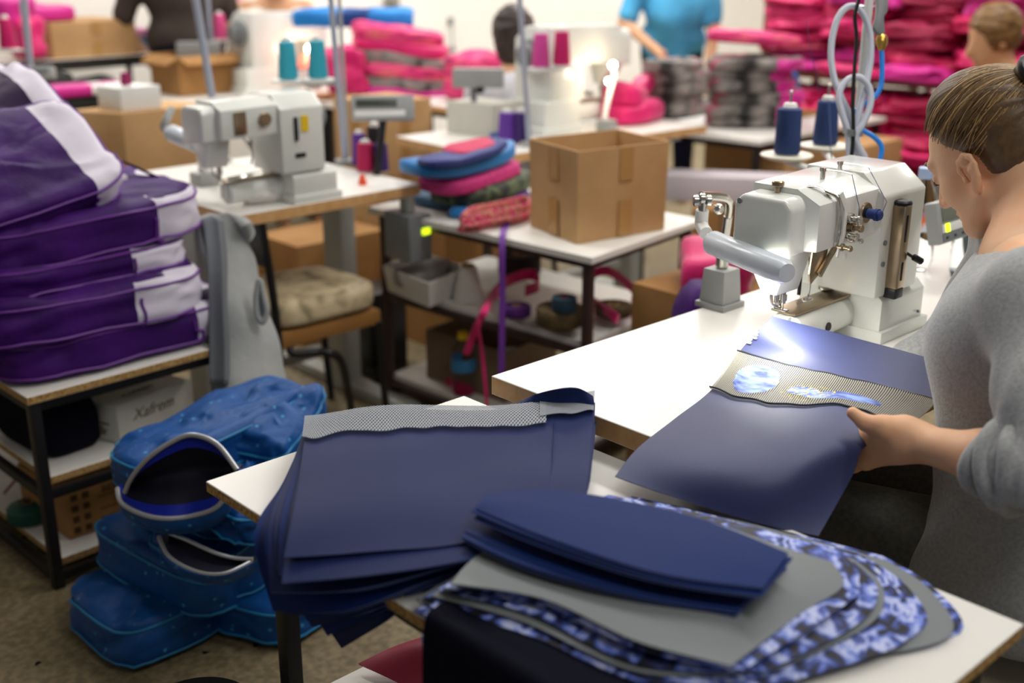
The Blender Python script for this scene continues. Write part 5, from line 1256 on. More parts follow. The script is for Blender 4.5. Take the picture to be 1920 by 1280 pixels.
# control panel and small spools at the right end of that table
cpp = D(718, 203, 3.75); pc = thing('control_panel', 'light grey control panel with a dark strip display, right of the middle-left machine', 'control panel', (cpp.x, cpp.y, cpp.z - 0.05))
Rp = rotm(PSI - math.pi / 2 + 0.1, -0.3)
MB().box(cpp, (0.20, 0.04, 0.078), 0.008, rot=Rp).build('housing', GPLA, pc)
MB().box(cpp + Rp @ Vector((-0.02, -0.021, 0.014)), (0.13, 0.003, 0.022), 0.001, rot=Rp).build('display', mat('dark_lcd', (70, 78, 70), 0.3), pc)
MB().box(cpp + Rp @ Vector((-0.01, -0.021, -0.02)), (0.16, 0.003, 0.02), 0.001, rot=Rp).build('key_row', WPLA, pc)
MB().tube([cpp - Vector((0, 0, 0.03)), cpp - Vector((-0.0, -0.02, 0.12)), Vector((min(cpp.x, 2.27), cpp.y + 0.02, 0.78))], 0.012, n=8).build('post', BLK, pc)
for (u, v, m_, h, r, lb) in ((686, 322, tm('crimson', (176, 20, 80)), 0.10, 0.03, 'crimson thread spool in front of the purple ones'), (675, 312, tm('violet', (96, 50, 150)), 0.115, 0.026, 'violet thread spool behind the crimson one'), (716, 322, tm('dark_purple', (66, 40, 110)), 0.098, 0.024, 'dark purple thread spool right of the crimson one'), (704, 312, tm('charcoal', (34, 30, 34)), 0.14, 0.028, 'black thread spool behind the small spools')):
    p = P(u, v, .781); cone_spool('thread_spool', lb, tuple(p), h, r, r * 0.86, m_)
p = P(680, 346, .781); ob = thing('tape_holder', 'tiny orange thread holder on the table corner', 'holder', tuple(p)); MB().lathe([(0, 0), (0.012, 0), (0.014, 0.01), (0.008, 0.022), (0.009, 0.03), (0, 0.03)], p, n=16).build('body', mat('orange_plastic', (226, 80, 40), 0.4), ob)
p = P(490, 372, .781); pc2 = [[P(452, 366, .79), P(490, 352, .80), P(525, 338, .80)], [P(455, 372, .80), P(495, 362, .815), P(530, 352, .81)], [P(470, 382, .784), P(505, 378, .784), P(535, 372, .784)]]
panel('fabric_offcut', 'crumpled white fabric offcut under the middle-left machine', 'offcut', pc2, mat('white_cloth', (226, 220, 216), 0.8), th=0.003, ripple=0.008)
bx = D(765, 440, 3.72); mc_ = thing('motor_control_box', 'grey control box with a lime indicator under the table edge', 'control box', (bx.x, bx.y, bx.z - 0.07))
MB().box(bx, (0.09, 0.13, 0.15), 0.006, rz=0).build('housing', MGREY, mc_); fq = bx + Vector((0.0, -0.067, 0.02)); MB().box(fq + Vector((0.02, 0, 0.0)), (0.03, 0.006, 0.02), 0.002).build('indicator', LIME, mc_); MB().box((bx.x, bx.y, (bx.z + 0.075 + 0.746) / 2), (0.03, 0.04, 0.746 - bx.z - 0.075), 0.002).build('hanger', GREYST, mc_)
bq = P(716, 705, 0); bb = thing('pedal_unit', 'black pedal unit on the floor below the lime indicator', 'pedal', (bq.x, bq.y, 0)); MB().box((bq.x + 0.03, bq.y + 0.06, 0.16), (0.16, 0.16, 0.32), 0.012).build('housing', BLK, bb); MB().box((bq.x - 0.02, bq.y - 0.1, 0.03), (0.14, 0.16, 0.025), 0.006, rot=rotm(0, 0.2)).build('treadle', BLK, bb)
for (u, v, w_, d_, h_, z_, lb) in ((560, 520, 0.42, 0.3, 0.26, 0.0, 'brown carton in the dark under the middle-left table'), (835, 500, 0.36, 0.26, 0.26, 0.0, 'brown carton behind the white plastic tray'), (800, 300, 0.45, 0.35, 0.3, 0.0, 'x')):
    if lb == 'x': continue
    p = D(u, v, 4.5 if u < 700 else 4.4); carton('carton', lb, (p.x, p.y), (w_, 0), (0, d_), 0, max(0.25, p.z + 0.12), CARDD, open_=(u > 700), tape=False)
p = D(705, 250, 4.9); carton('carton', 'tall brown carton behind the grey control panel and small spools', (p.x, p.y), (0.30, 0.0), (0, 0.3), 0.0, zat(705, 195, p), CARD, open_=False)

# ---- middle table with the open carton
mt = table('work_table', 'white work table in the middle, carrying the open carton and folded bags', (2.29, 2.124), (0.6, 0.088), (-0.06, 0.945), 0.68, 0.02, edge=LAM, shelves=(0.41, 0.1), legm=BROWNST, inset=0.04)
BF = P(1082, 458, .681); BRt = P(1245, 430, .681); BL = P(995, 424, .681)
carton('carton', 'large open cardboard carton on the middle table', (BF.x, BF.y), ((BRt - BF).x, (BRt - BF).y), ((BL - BF).x, (BL - BF).y), 0.681, zat(1082, 284, BF) - 0.681, CARD, flare=0.03)
def garment(label, u, v, z, L, W, T, m, rz=0.1, ry=0.0, seed=0, lump=0.014, warp=None, group=None, name='folded_bag', off=(0, 0)):
    p = P(u, v, z); return bag(name, label, (p.x + off[0], p.y + off[1], z), rotm(rz, 0, ry), L, W, T, m, seed=seed, lump=lump, warp=warp, n=40, group=group, cat='folded bag', sq=3.6)
garment('teal and grey folded bag at the bottom of the middle table pile', 880, 372, .682, 0.40, 0.24, 0.035, mat('teal_grey_cloth', (52, 92, 120), 0.7), 0.1, seed=31)
garment('green camouflage folded bag under the pink one on the middle table', 905, 365, .715, 0.36, 0.24, 0.06, CAMO, 0.25, -0.06, seed=32)
garment('raspberry pink folded bag in the middle table pile', 885, 340, .765, 0.36, 0.22, 0.05, mat('raspberry_cloth', (206, 60, 130), 0.75, var=(60, (180, 40, 110), 0.3, 0.7)), 0.12, -0.1, seed=33)
garment('blue folded bag with a curved top on the middle table pile', 862, 318, .81, 0.42, 0.2, 0.05, SKYB, 0.06, -0.06, seed=34, warp=lambda v: (v.x, v.y, v.z + 0.5 * v.x * v.x))
garment('navy-lined blue flap lying over the curved blue bag', 868, 300, .855, 0.34, 0.12, 0.025, mat('navy_lining', (44, 56, 120), 0.6), 0.05, -0.08, seed=35, warp=lambda v: (v.x, v.y, v.z + 0.5 * v.x * v.x))
garment('crimson folded bag at the very top of the middle table pile', 890, 284, .875, 0.2, 0.12, 0.02, mat('crimson_nylon', (190, 20, 80), 0.6), 0.1, -0.1, seed=36, off=(0.02, 0.03))
garment('small blue pouch beneath the camouflage bag', 880, 398, .682, 0.12, 0.09, 0.03, SKYB, 0.6, seed=37, off=(-0.03, -0.02))
garment('purple pouch squeezed beside the open carton', 965, 388, .684, 0.13, 0.1, 0.045, PURP, 0.7, seed=38)
rp = MB(); RO = ramp_mat('pink_green_cord', ((0.4, (186, 30, 84)), (0.5, (220, 70, 120)), (0.56, (190, 190, 110)), (0.62, (150, 30, 70))), 90, 0.8, detail=1)
rope = thing('cord_coil', 'pink and green twisted cord bundled at the table edge beside the carton', 'cord', tuple(P(910, 420, .682)))
for k in range(5):
    off = Vector((0.012 * math.sin(k * 2.1), 0.012 * math.cos(k * 1.7), 0.01 * k)); MB().tube([P(u, v, .688) + off for u, v in ((866, 432), (885, 416), (915, 410), (950, 402), (985, 395), (992, 408), (960, 418), (920, 424), (890, 432), (868, 434))], 0.007, n=8, smooth=5).build('strand', RO, rope)
PS = mat('purple_strap', (110, 50, 150), 0.6)
st = MB().ribbon([P(995, 385, .70), P(965, 402, .705), P(948, 425, .685), atX(942, 450, 2.24), atX(942, 560, 2.225), atX(941, 640, 2.215), atX(940, 715, 2.21)], 0.018, 0.002, RT, 6); tag(st.build('strap', PS), 'purple strap hanging from the middle table down to the floor level', 'strap')
for nm, lab, pp_ in (('strap', 'hot pink strap hanging from the middle shelf, short end', ((1000, 516), (955, 524), (925, 548), (910, 580), (893, 615), (874, 664))), ('strap', 'thin pink strap hanging longest from the middle shelf', ((930, 552), (908, 580), (897, 606), (904, 660), (910, 720), (913, 765)))):
    q = [P(u, v, .46 if i < 2 else .43) if i < 3 else atX(u, v, 2.225 - 0.004 * i) for i, (u, v) in enumerate(pp_)]
    tag(MB().ribbon(q, 0.022 if 'short' in lab else 0.01, 0.003, RT, 6).build(nm, PINK), lab, 'strap')
# middle shelf
TF = P(805, 576, .412); tr = thing('tray', 'white plastic tray of bits on the middle shelf edge', 'tray', (TF.x, TF.y, 0.412))
ta, tb_, tc_ = P(805, 577, .412), P(728, 545, .412), P(868, 548, .412)
def traywall(mb, q, h, fl):
    m_ = sum(q, Vector()) / 4; V = []
    for z, k in ((0, 1.0), (h, fl)):
        for p in q: V.append(m_ + (p - m_) * k + Vector((0, 0, z)))
    for z, k in ((0.004, 0.95), (h, fl * 0.95)):
        for p in q: V.append(m_ + (p - m_) * k + Vector((0, 0, z)))
    F = [(3, 2, 1, 0), (8, 9, 10, 11)]
    for i in range(4):
        j = (i + 1) % 4; F += [(i, j, 4 + j, 4 + i), (8 + j, 8 + i, 12 + i, 12 + j), (4 + i, 4 + j, 12 + j, 12 + i)]
    mb.add(V, F); return mb
q4 = [ta, tc_, tc_ + (tb_ - ta), tb_]
traywall(MB(), q4, 0.085, 1.12).build('body', WPLA, tr)
Vp, Fp, _ = pillow(0.2, 0.12, 0.06, n=24, lump=0.03, seed=41, freq=20); mb = MB(); mb.add(place(Vp, sum(q4, Vector()) / 4 + Vector((0.0, 0.0, 0.03)), rotm(0.3)), Fp); mb.build('contents', mat('grey_scraps', (150, 146, 142), 0.8), tr, 180)
p = P(878, 562, .412); cn = thing('paper_cone', 'large white thread cone beside the tray on the middle shelf', 'thread', tuple(p)); MB().lathe([(0, 0.0), (0.05, 0.0), (0.05, 0.006), (0.028, 0.11), (0.024, 0.112), (0.02, 0.1), (0, 0.1)], p, n=32).build('thread', tm('white', (222, 220, 212)), cn); MB().lathe([(0.012, 0.1), (0.02, 0.1), (0.02, 0.118), (0.012, 0.118)], p, n=18).build('core', CARD, cn)
def roll(label, u, v, z, r, h, m_, core=CARD, off=(0, 0)):
    p = P(u, v, z); p = Vector((p.x + off[0], p.y + off[1], z)); t = thing('webbing_roll', label, 'roll', tuple(p))
    MB().lathe([(r * 0.3, 0), (r * 0.96, 0), (r, 0.004), (r, h - 0.004), (r * 0.96, h), (r * 0.3, h)], p, n=40).build('webbing', m_, t)
    MB().lathe([(r * 0.22, 0), (r * 0.31, 0), (r * 0.31, h + 0.001), (r * 0.22, h + 0.001)], p, n=20).build('core', core, t); return t
WB = mat('brown_webbing', (92, 74, 44), 0.8, var=(40, (70, 56, 34), 0.4, 0.6)); WD = mat('dark_webbing', (40, 34, 32), 0.8); WT = mat('dark_teal_webbing', (30, 56, 72), 0.8); WP2 = mat('purple_webbing', (82, 30, 112), 0.7); WPK = mat('pale_pink_webbing', (226, 150, 178), 0.7)
roll('brown webbing roll beneath another, just left of the front table leg', 1050, 606, .412, 0.072, 0.034, WB); roll('upper brown webbing roll, left of the front table leg', 1050, 606, .448, 0.070, 0.05, WB)
roll('dark teal webbing roll with a red tip, on the brown rolls', 1058, 590, .50, 0.036, 0.04, WT, CRIM, (0.03, 0.03))
roll('big dark webbing roll at the back of the middle shelf', 965, 520, .412, 0.075, 0.06, WB, off=(0.06, 0.04)); roll('black webbing roll topmost of the dark pair on the middle shelf', 965, 520, .474, 0.07, 0.06, WD, off=(0.06, 0.04))
roll('dark purple webbing roll, behind the purple strap', 968, 590, .412, 0.045, 0.03, WP2); roll('purple webbing roll on top of another, behind the hanging strap', 968, 590, .444, 0.042, 0.03, WP2)
roll('pale pink ribbon roll right of the front table leg', 1150, 588, .412, 0.06, 0.03, WPK); roll('brown webbing roll on the pale pink one', 1150, 588, .444, 0.055, 0.03, WB)
roll('wide pale pink ribbon roll at the right end of the middle shelf', 1205, 570, .412, 0.05, 0.02, WPK, off=(0.02, 0.0))
def loop(label, pts, w_=0.03): tag(MB().ribbon([P(*q) for q in pts], w_, 0.003, Vector((0, 0, 1)), 7).build('pink_ribbon', PINK), label, 'ribbon')
loop('pink ribbon arching over the brown roll on the right of the shelf', [(1105, 535, .46), (1110, 515, .50), (1140, 508, .52), (1180, 535, .51), (1215, 575, .47), (1240, 582, .43)])
loop('pink ribbon end lying across the pale pink roll', [(1104, 560, .46), (1125, 575, .47), (1150, 592, .47), (1160, 600, .45)])
loop('bunched hot pink ribbon lying over the purple rolls', [(930, 552, .48), (950, 528, .495), (985, 515, .50), (1005, 518, .49), (1010, 535, .485), (985, 545, .485)], 0.035)
garment('folded magenta pouch at the far right of the middle shelf', 1228, 575, .412, 0.1, 0.08, 0.05, MAG, 0.5, seed=43)
# bottom shelf
p = P(818, 735, .102); carton('carton', 'dusty grey-brown carton on the bottom shelf behind the yellow-capped bottle', (2.37, 2.56), (0.26, 0.03), (-0.03, 0.36), 0.102, 0.17, mat('dusty_cardboard', (126, 104, 84), 0.85), tape=False)
p = P(846, 745, .102); bottle('clear bottle with a yellow cap and blue label in front of the grey-brown carton', (max(p.x, 2.33), p.y, 0.102), 0.21, 0.04, YELLOW, None, mat('blue_label', (60, 140, 200), 0.4))
p = P(930, 715, .102); bag('bag', 'pale grey plastic bag behind the hanging pink straps', (p.x + 0.03, p.y, 0.102), rotm(0.3), 0.16, 0.14, 0.1, mat('pale_grey_plastic', (180, 178, 180), 0.4), lump=0.03, seed=44, n=30)
p = P(915, 800, 0.0); bag('bag', 'crimson bag on the floor behind the sewing table corner', (p.x + 0.14, p.y + 0.14, 0.003), rotm(0.2), 0.3, 0.22, 0.14, mat('crimson_nylon', (190, 20, 80), 0.6), lump=0.03, seed=45, n=30)
# pink and purple bags behind the lamp foot
p = D(1345, 515, 3.25); carton('carton', 'low brown carton under the pink bag behind the lamp foot', (p.x - 0.15, p.y - 0.12), (0.36, 0), (0, 0.3), 0, max(0.12, p.z - 0.03), CARDD, open_=False, tape=False)
bag('bag', 'hot pink bag behind the square lamp foot', (p.x, p.y, max(0.12, p.z - 0.03) + 0.002), rotm(0.6), 0.26, 0.2, 0.1, PINK, lump=0.03, seed=46, n=36)
p = D(1325, 590, 3.0); bag('bag', 'purple bag on the floor left of the pink one behind the sewing table', (p.x, p.y, 0.003), rotm(0.9), 0.2, 0.16, max(0.1, p.z + 0.05), PURP, lump=0.02, seed=47, n=36)
# ================================================================ BACKGROUND
def person(label, base, fd, shirt, hair, sit=0.0, bend=0.0, arms=None, sleeve='short', sc=1.0, hairstyle='short', skin=None, trousers=None, turn=0.0, nod=0.15, h=0.013, vest=None, scale_w=1.0):
    """arms: for (left, right) the elbow and wrist as (forward, left, up) offsets from that shoulder"""
    skin = skin or SKIN2; trousers = trousers or JEANS; B = Vector((base[0], base[1], 0)); f = Vector((fd[0], fd[1], 0)).normalized(); l = Z.cross(f)
    t = thing('person', label, 'person', tuple(B)); up0 = 0.9 - sit
    def L(fw, lf, u):                                   # standing coordinates; upper body bends at the hip
        if u > 0.9:
            d = u - 0.9; a = bend; fw, u = fw * math.cos(a) + d * math.sin(a), 0.9 + d * math.cos(a) - fw * math.sin(a)
        return B + (f * fw + l * lf * scale_w) * sc + Z * ((u - sit) * sc)
    hips = L(0, 0, 0.92); SHs = [L(0.0, 0.175, 1.36), L(0.0, -0.175, 1.36)]
    arms = arms or [((0.08, 0.06, -0.27), (0.3, 0.0, -0.32))] * 2
    EL = []; WR = []
    for k, sg in ((0, 1), (1, -1)):
        e_, w_ = arms[k]; EL.append(SHs[k] + (f * e_[0] + l * e_[1] * sg) * sc + Z * e_[2] * sc); WR.append(SHs[k] + (f * w_[0] + l * w_[1] * sg) * sc + Z * w_[2] * sc)
    if sit: KN = [L(0.44, 0.1, 0.92), L(0.44, -0.1, 0.92)]; AK = [Vector((k.x, k.y, 0.08)) for k in KN]
    else: KN = [L(0.03, 0.09, 0.49), L(0.03, -0.09, 0.49)]; AK = [L(0.0, 0.1, 0.08), L(0.0, -0.1, 0.08)]
    HC = L(0.03, 0, 1.56); fh = (f * math.cos(turn) + l * math.sin(turn)); lh = Z.cross(fh); hf = fh * math.cos(nod + bend * 0.5) - Z * math.sin(nod + bend * 0.5); hu = lh.cross(hf) * -1
    hu = hf.cross(lh)
    Rh = np.array(Matrix((hf, lh, hu)).transposed())
    pts = SHs + EL + WR + KN + AK + [HC, hips]; A = np.array([p[:] for p in pts]); s = Sdf(A.min(0) - 0.24, A.max(0) + 0.24, h)
    s.ell(HC + hu * 0.03 * sc - hf * 0.01 * sc, np.array((0.095, 0.075, 0.095)) * sc, Rh, k=0.02); s.ell(HC + hf * 0.035 * sc - hu * 0.045 * sc, np.array((0.055, 0.052, 0.07)) * sc, Rh, k=0.03)
    s.cap(HC + hf * 0.09 * sc, HC + hf * 0.105 * sc - hu * 0.035 * sc, 0.01, 0.015, k=0.015)
    for sg in (-1, 1): s.ell(HC + lh * 0.076 * sg * sc - hu * 0.01, (0.016, 0.009, 0.03), Rh, k=0.008)
    s.cap(HC - hu * 0.05 * sc - hf * 0.02, L(-0.01, 0, 1.36), 0.052 * sc, 0.065 * sc, k=0.03)
    s.chain([L(0, 0, 1.36), L(0.02, 0, 1.18), L(0.01, 0, 1.02), hips], [0.09 * sc, 0.12 * sc, 0.11 * sc, 0.13 * sc], k=0.06); s.cap(SHs[0], SHs[1], 0.055 * sc, k=0.05)
    for k in (0, 1):
        s.chain([SHs[k], EL[k], WR[k]], [0.05 * sc, 0.04 * sc, 0.027 * sc], k=0.02); d = (WR[k] - EL[k]).normalized(); H0 = WR[k] + d * 0.05 * sc
        s.cap(WR[k], H0, 0.026 * sc, 0.03 * sc, k=0.02); sd = d.cross(Z).normalized() if abs(d.z) < 0.9 else l; s.cap(H0 - sd * 0.0, WR[k] + d * 0.03 + Z * 0.0 + l * (-0.05 if k == 0 else 0.05), 0.011, 0.009, k=0.015)
        for q in (-1.5, -0.5, 0.5, 1.5): s.cap(H0 + sd * q * 0.016 * sc, H0 + sd * q * 0.02 * sc + d * (0.085 - abs(q) * 0.008) * sc - Z * 0.02, 0.010, 0.0085, k=0.006)
        s.chain([hips + l * 0.09 * (1 - 2 * k) * sc, KN[k], AK[k]], [0.085 * sc, 0.056 * sc, 0.04 * sc], k=0.03); s.cap(AK[k] - Z * 0.04, AK[k] - Z * 0.045 + f * 0.14, 0.035, 0.03, k=0.02)
    s.build('body', skin, t, 1)
    s = Sdf(A.min(0) - 0.24, A.max(0) + 0.24, h)
    s.chain([L(0, 0, 1.37), L(0.025, 0, 1.18), L(0.015, 0, 1.02), hips - Z * 0.06], [0.105 * sc, 0.145 * sc, 0.14 * sc, 0.16 * sc], k=0.06); s.cap(SHs[0], SHs[1], 0.07 * sc, k=0.06)
    for q in (1.2, 1.0): s.cap(L(0.02, 0.075, q), L(0.02, -0.075, q), 0.12 * sc, k=0.04)
    for k in (0, 1):
        E2 = SHs[k].lerp(EL[k], 0.8 if sleeve == 'short' else 1.0); s.cap(SHs[k], E2, 0.07 * sc, 0.062 * sc, k=0.03)
        if sleeve == 'long': s.cap(EL[k], EL[k].lerp(WR[k], 0.85), 0.058 * sc, 0.042 * sc, k=0.03)
    s.plane(L(-0.02, 0, 1.425), (L(0.03, 0, 1.6) - L(-0.06, 0, 1.4)), k=0.02)
    bb = np.array(B[:]); lf = np.array(l[:]); s.warp(lambda X: 0.006 * np.sin(34 * ((X - bb) @ lf) + 12 * X[..., 2]) + 0.004 * np.sin(30 * X[..., 2] + 8 * X[..., 0]))
    s.build('shirt', shirt, t, 1)
    s = Sdf(A.min(0) - 0.2, A.max(0) + 0.2, h)
    s.cap(hips - l * 0.05, hips + l * 0.05, 0.135 * sc, k=0.05)
    for k in (0, 1): s.chain([hips + l * 0.085 * (1 - 2 * k) * sc, KN[k], AK[k]], [0.1 * sc, 0.075 * sc, 0.055 * sc], k=0.03)
    s.build('trousers', trousers, t, 1)
    s = Sdf(np.array(HC[:]) - 0.22, np.array(HC[:]) + 0.22, 0.009)
    s.ell(HC + hu * 0.035 * sc - hf * 0.018 * sc, np.array((0.108, 0.09, 0.108)) * sc, Rh, k=0.02)
    s.ell(HC + hf * 0.085 * sc - hu * 0.02 * sc, np.array((0.055, 0.07, 0.085)) * sc, Rh, k=0.02, op='sub')
    if hairstyle == 'bob': s.ell(HC - hf * 0.045 * sc - hu * 0.04 * sc, np.array((0.065, 0.085, 0.09)) * sc, Rh, k=0.03)
    if hairstyle == 'bun': s.ell(HC - hf * 0.12 * sc + hu * 0.05 * sc, np.array((0.045, 0.045, 0.045)) * sc, Rh, k=0.02)
    s.warp(lambda X: 0.004 * np.sin(60 * X[..., 0] + 20 * np.sin(20 * X[..., 2])) * 1.0)
    s.build('hair', hair, t, 1)
    return t
def stool(label, p):
    t = thing('stool', label, 'stool', (p[0], p[1], 0)); MB().cyl((p[0], p[1], 0.38), (p[0], p[1], 0.43), 0.17, n=28, bev=0.012).build('seat', BLK, t)
    for i in range(4):
        a = math.pi / 4 + i * math.pi / 2; MB().cyl((p[0] + 0.15 * math.cos(a), p[1] + 0.15 * math.sin(a), 0), (p[0] + 0.1 * math.cos(a), p[1] + 0.1 * math.sin(a), 0.38), 0.012, n=8).build('leg', BLACK, t)
    return t

# ---- table with the seated dark-haired worker
t5 = table('sewing_table', 'white sewing table with a beech edge behind the open carton, bright lamp on it', (2.78, 3.06), (1.16, -0.04), (0.03, 0.60), 0.78, 0.034, edge=BEECH, legs='tee', legm=GREYST)
m4 = machine('white sewing machine with pink thread cones behind the open carton', detail=False); mB = P(1118, 262, .78)
mn = P(1148, 232, .78); spawn(m4, (mn.x, 3.38, 0.78), math.pi, 1.25, first=True)
d5 = 4.35
pb = D(992, 262, d5); top = D(972, -40, d5 - 0.2); dirp = (top - pb) / (top - pb).z; bs = pb + dirp * (0.78 - pb.z)
MAGT = tm('orchid', (206, 70, 150)); CRT = tm('deep_pink', (196, 24, 100))
st5 = cone_stand('spool stand pole in front of the dark-haired worker', [(D(1014, 127, d5 + 0.1), MAGT, 'orchid pink thread cone beside the stand pole'), (D(1053, 123, d5 + 0.1), CRT, 'slim deep pink thread cone right of the orchid one')], 0, (bs.x, max(bs.y, 3.1), 0.78), None, None, tuple(top), rr=0.05)
for (u, v, lb, m_) in ((950, 268, 'violet thread cone on the table edge, left of the pole', tm('violet', (96, 60, 170))), (977, 268, 'dark violet thread cone touching the pole behind the carton', tm('dark_purple', (80, 36, 120)))):
    p = P(u, v, .781); cone_spool('thread_cone', lb, (p.x, max(p.y, 3.11), 0.781), 0.12, 0.034, 0.028, m_)
A5, B5, C5 = P(925, 258, .781), P(848, 252, .781), P(955, 238, .781)
carton('carton', 'white carton with a blue base band beside the violet cones', (A5.x, max(A5.y, 3.1)), (0.16, 0.0), (-0.05, 0.22), 0.781, 0.125, mat('white_card', (196, 194, 184), 0.7), open_=False, tape=False)
tag(MB().boxr((A5.x - 0.02, max(A5.y, 3.1) - 0.003, 0.782), (A5.x + 0.16, max(A5.y, 3.1) - 0.0005, 0.80)).build('cover_band', mat('blue_card', (60, 110, 180), 0.6), bpy.data.objects['carton.%03d' % 0] if False else [o for o in COL.objects if o.get('label', '').startswith('white carton with a blue')][0]))
q = D(897, 146, 4.55); pc = thing('control_panel', 'pale grey control panel before the dark-haired worker', 'control panel', (q.x, q.y, 0.78)); MB().box(q, (0.2, 0.045, 0.075), 0.008, rot=rotm(PSI - math.pi / 2 - 0.05)).build('housing', GPLA, pc); MB().tube([q + Vector((-0.01, 0.02, -0.02)), Vector((q.x, q.y + 0.02, 0.78))], 0.012, n=8).build('post', MGREY, pc); MB().ball(q + Vector((0, -0.01, -0.04)), 0.02, 10).build('pivot', BLK, pc)
# gooseneck lamp with its lit bulb
g0 = P(1137, 248, .78); gl = thing('gooseneck_lamp', 'lit gooseneck lamp with a square foot in front of the pink bag', 'lamp', tuple(g0))
dg_ = (g0 - CAMP).dot(FW); MB().box(g0 + Vector((0, 0, 0.025)), (0.06, 0.06, 0.05), 0.004).build('foot', GPLA, gl)
MB().tube([g0 + Vector((0, 0, 0.05)), D(1134, 218, dg_), D(1143, 175, dg_ + 0.02), D(1152, 140, dg_ + 0.02), D(1150, 124, dg_)], 0.011, n=10, smooth=5).build('neck', WPLA, gl)
MB().ball(D(1149, 122, dg_ - 0.01), 0.014, 12).build('bulb', GLOW, gl); MB().ball(D(1141, 152, dg_ - 0.03), 0.011, 12).build('bulb', GLOW, gl)
pl = bpy.data.lights.new('gooseneck_bulb', 'POINT'); pl.energy = 0.45; pl.color = (1, 0.75, 0.5); pl.shadow_soft_size = 0.02; po_ = bpy.data.objects.new('gooseneck_bulb', pl); COL.objects.link(po_); po_.location = D(1146, 150, dg_ - 0.05)
def heap(name, label, pts, m, seed=0, group=None, cat='bag'):
    """list of (loc, rz, L, W, T) overlapping soft pieces -> one bag"""
    mb = MB()
    for i, (p, rz_, L, W, T, *ry) in enumerate(pts):
        V, F, _ = pillow(L, W, T, n=30, lump=T * 0.28, seed=seed + i, freq=12, sq=3.2); mb.add(place(V, p, rotm(rz_, 0, ry[0] if ry else 0)), F)
    return tag(mb.build(name, m, None, 180), label, cat, group)
p = P(1185, 226, .782)
heap('bag', 'bright pink crumpled bag under the gooseneck lamp', [((p.x, p.y, 0.782), 0.2, 0.34, 0.2, 0.08), ((p.x - 0.03, p.y + 0.02, 0.835), 0.6, 0.26, 0.18, 0.09, 0.2), ((p.x + 0.08, p.y + 0.04, 0.86), 0.1, 0.26, 0.08, 0.06, -0.55)], PINK, 60)
def pile(label, group, u, v, z, n, L, W, T, m, rz, seed, m2=None, off=(0, 0), end=None):
    p = P(u, v, z); r = random.Random(seed); zz = z + 0.002
    for i in range(n):
        t_ = T * r.uniform(0.85, 1.15)
        bag('folded_bag', label, (p.x + off[0] + r.uniform(-0.02, 0.02), p.y + off[1] + r.uniform(-0.02, 0.02), zz), rotm(rz + r.uniform(-0.12, 0.12)), L * r.uniform(0.92, 1.06), W, t_, m, None, end, m2, seed=seed + i, group=group, n=32, lump=T * 0.3, cat="folded bag", sq=3.6, wr=0.012); zz += t_ * 0.9
pile('grey spotted folded bag stacked on the beech-edged table, right of the pink bag', 'grey spotted bags on the beech-edged table', 1278, 214, .78, 5, 0.26, 0.22, 0.05, GREYPAT, -0.1, 70, PINK, off=(-0.04, 0.02))
# ---- white side table with the big grey and pink pile
t9 = table('work_table', 'white side table carrying the grey and pink pile, black legs', (4.07, 2.845), (1.0, 0.0), (-0.07, 0.62), 0.72, 0.02, edge=LAM, inset=0.03)
pile('grey spotted folded bag in the tall pile on the white side table', 'grey spotted bags in the tall pile', 1385, 250, .72, 6, 0.40, 0.26, 0.055, GREYPAT, math.radians(-50), 80, MAG, off=(0.24, 0.12), end=0.10)
p = P(1400, 180, .72)
heap('bag', 'pink bag lying along the top of the grey spotted pile', [((P(1385, 250, .72).x + 0.24, P(1385, 250, .72).y + 0.12, 1.075), math.radians(-50), 0.42, 0.2, 0.05, 0.06)], PINKPAT, 88)
p = D(1445, 150, 5.5); bag('bag', 'blue bag beside the brown rack post, behind the grey pile', (p.x, p.y, 0.74), rotm(0.4), 0.3, 0.24, max(0.1, p.z - 0.70), mat('mid_blue_nylon', (20, 96, 160), 0.55), seed=90, n=30)
carton('carton', 'brown carton holding up the blue bag behind the grey pile', (p.x - 0.18, p.y - 0.15), (0.4, 0), (0, 0.34), 0, 0.735, CARDD, open_=False, tape=False)
for i, (u, v, w_, h_, lb) in enumerate(((1320, 400, 0.42, 0.5, 'brown carton on the floor left of the black leg under the side table'), (1432, 400, 0.45, 0.5, 'brown carton on the floor right of the black leg under the side table'))):
    p = D(u, 290, 5.35); carton('carton', lb, (p.x, p.y), (0.02, -w_), (0.4, 0), 0.0, 0.66, CARD, open_=False, tape=False)
p = D(1310, 345, 4.75); bd = thing('board', 'long pale board lying under the white side table', 'board', (p.x, p.y, 0.3)); BRD = mat('pale_lilac_board', (196, 188, 194), 0.6)
MB().prism([(-0.75, -0.05), (0.75, -0.05), (0.75, 0.05), (-0.75, 0.05)], (p.x, p.y, p.z - 0.02), (0.57, -0.82, 0), (0.1, 0.07, 1), (0.13, 0.09, 0), 0.004).build('board', BRD, bd)
MB().box((p.x + 0.05, p.y, (p.z - 0.07) / 2), (0.1, 0.4, p.z - 0.07), 0.004, rz=-0.9).build('support', CARDD, bd)

# ---- blue-shirted worker standing behind
pb6 = D(1258, 135, 7.0)
BLUESH = mat('turquoise_blue_tshirt', (86, 182, 228), 0.8, var=(7, (70, 164, 216), 0.35, 0.65))
person('standing worker in a bright blue T-shirt handling the pink bags', (pb6.x, pb6.y), (-0.75, -0.66), BLUESH, HAIRB, bend=0.32, arms=[((0.0, 0.06, -0.28), (0.10, 0.04, -0.52)), ((0.02, 0.12, -0.25), (0.22, -0.06, -0.38))], trousers=INK, sc=0.97)
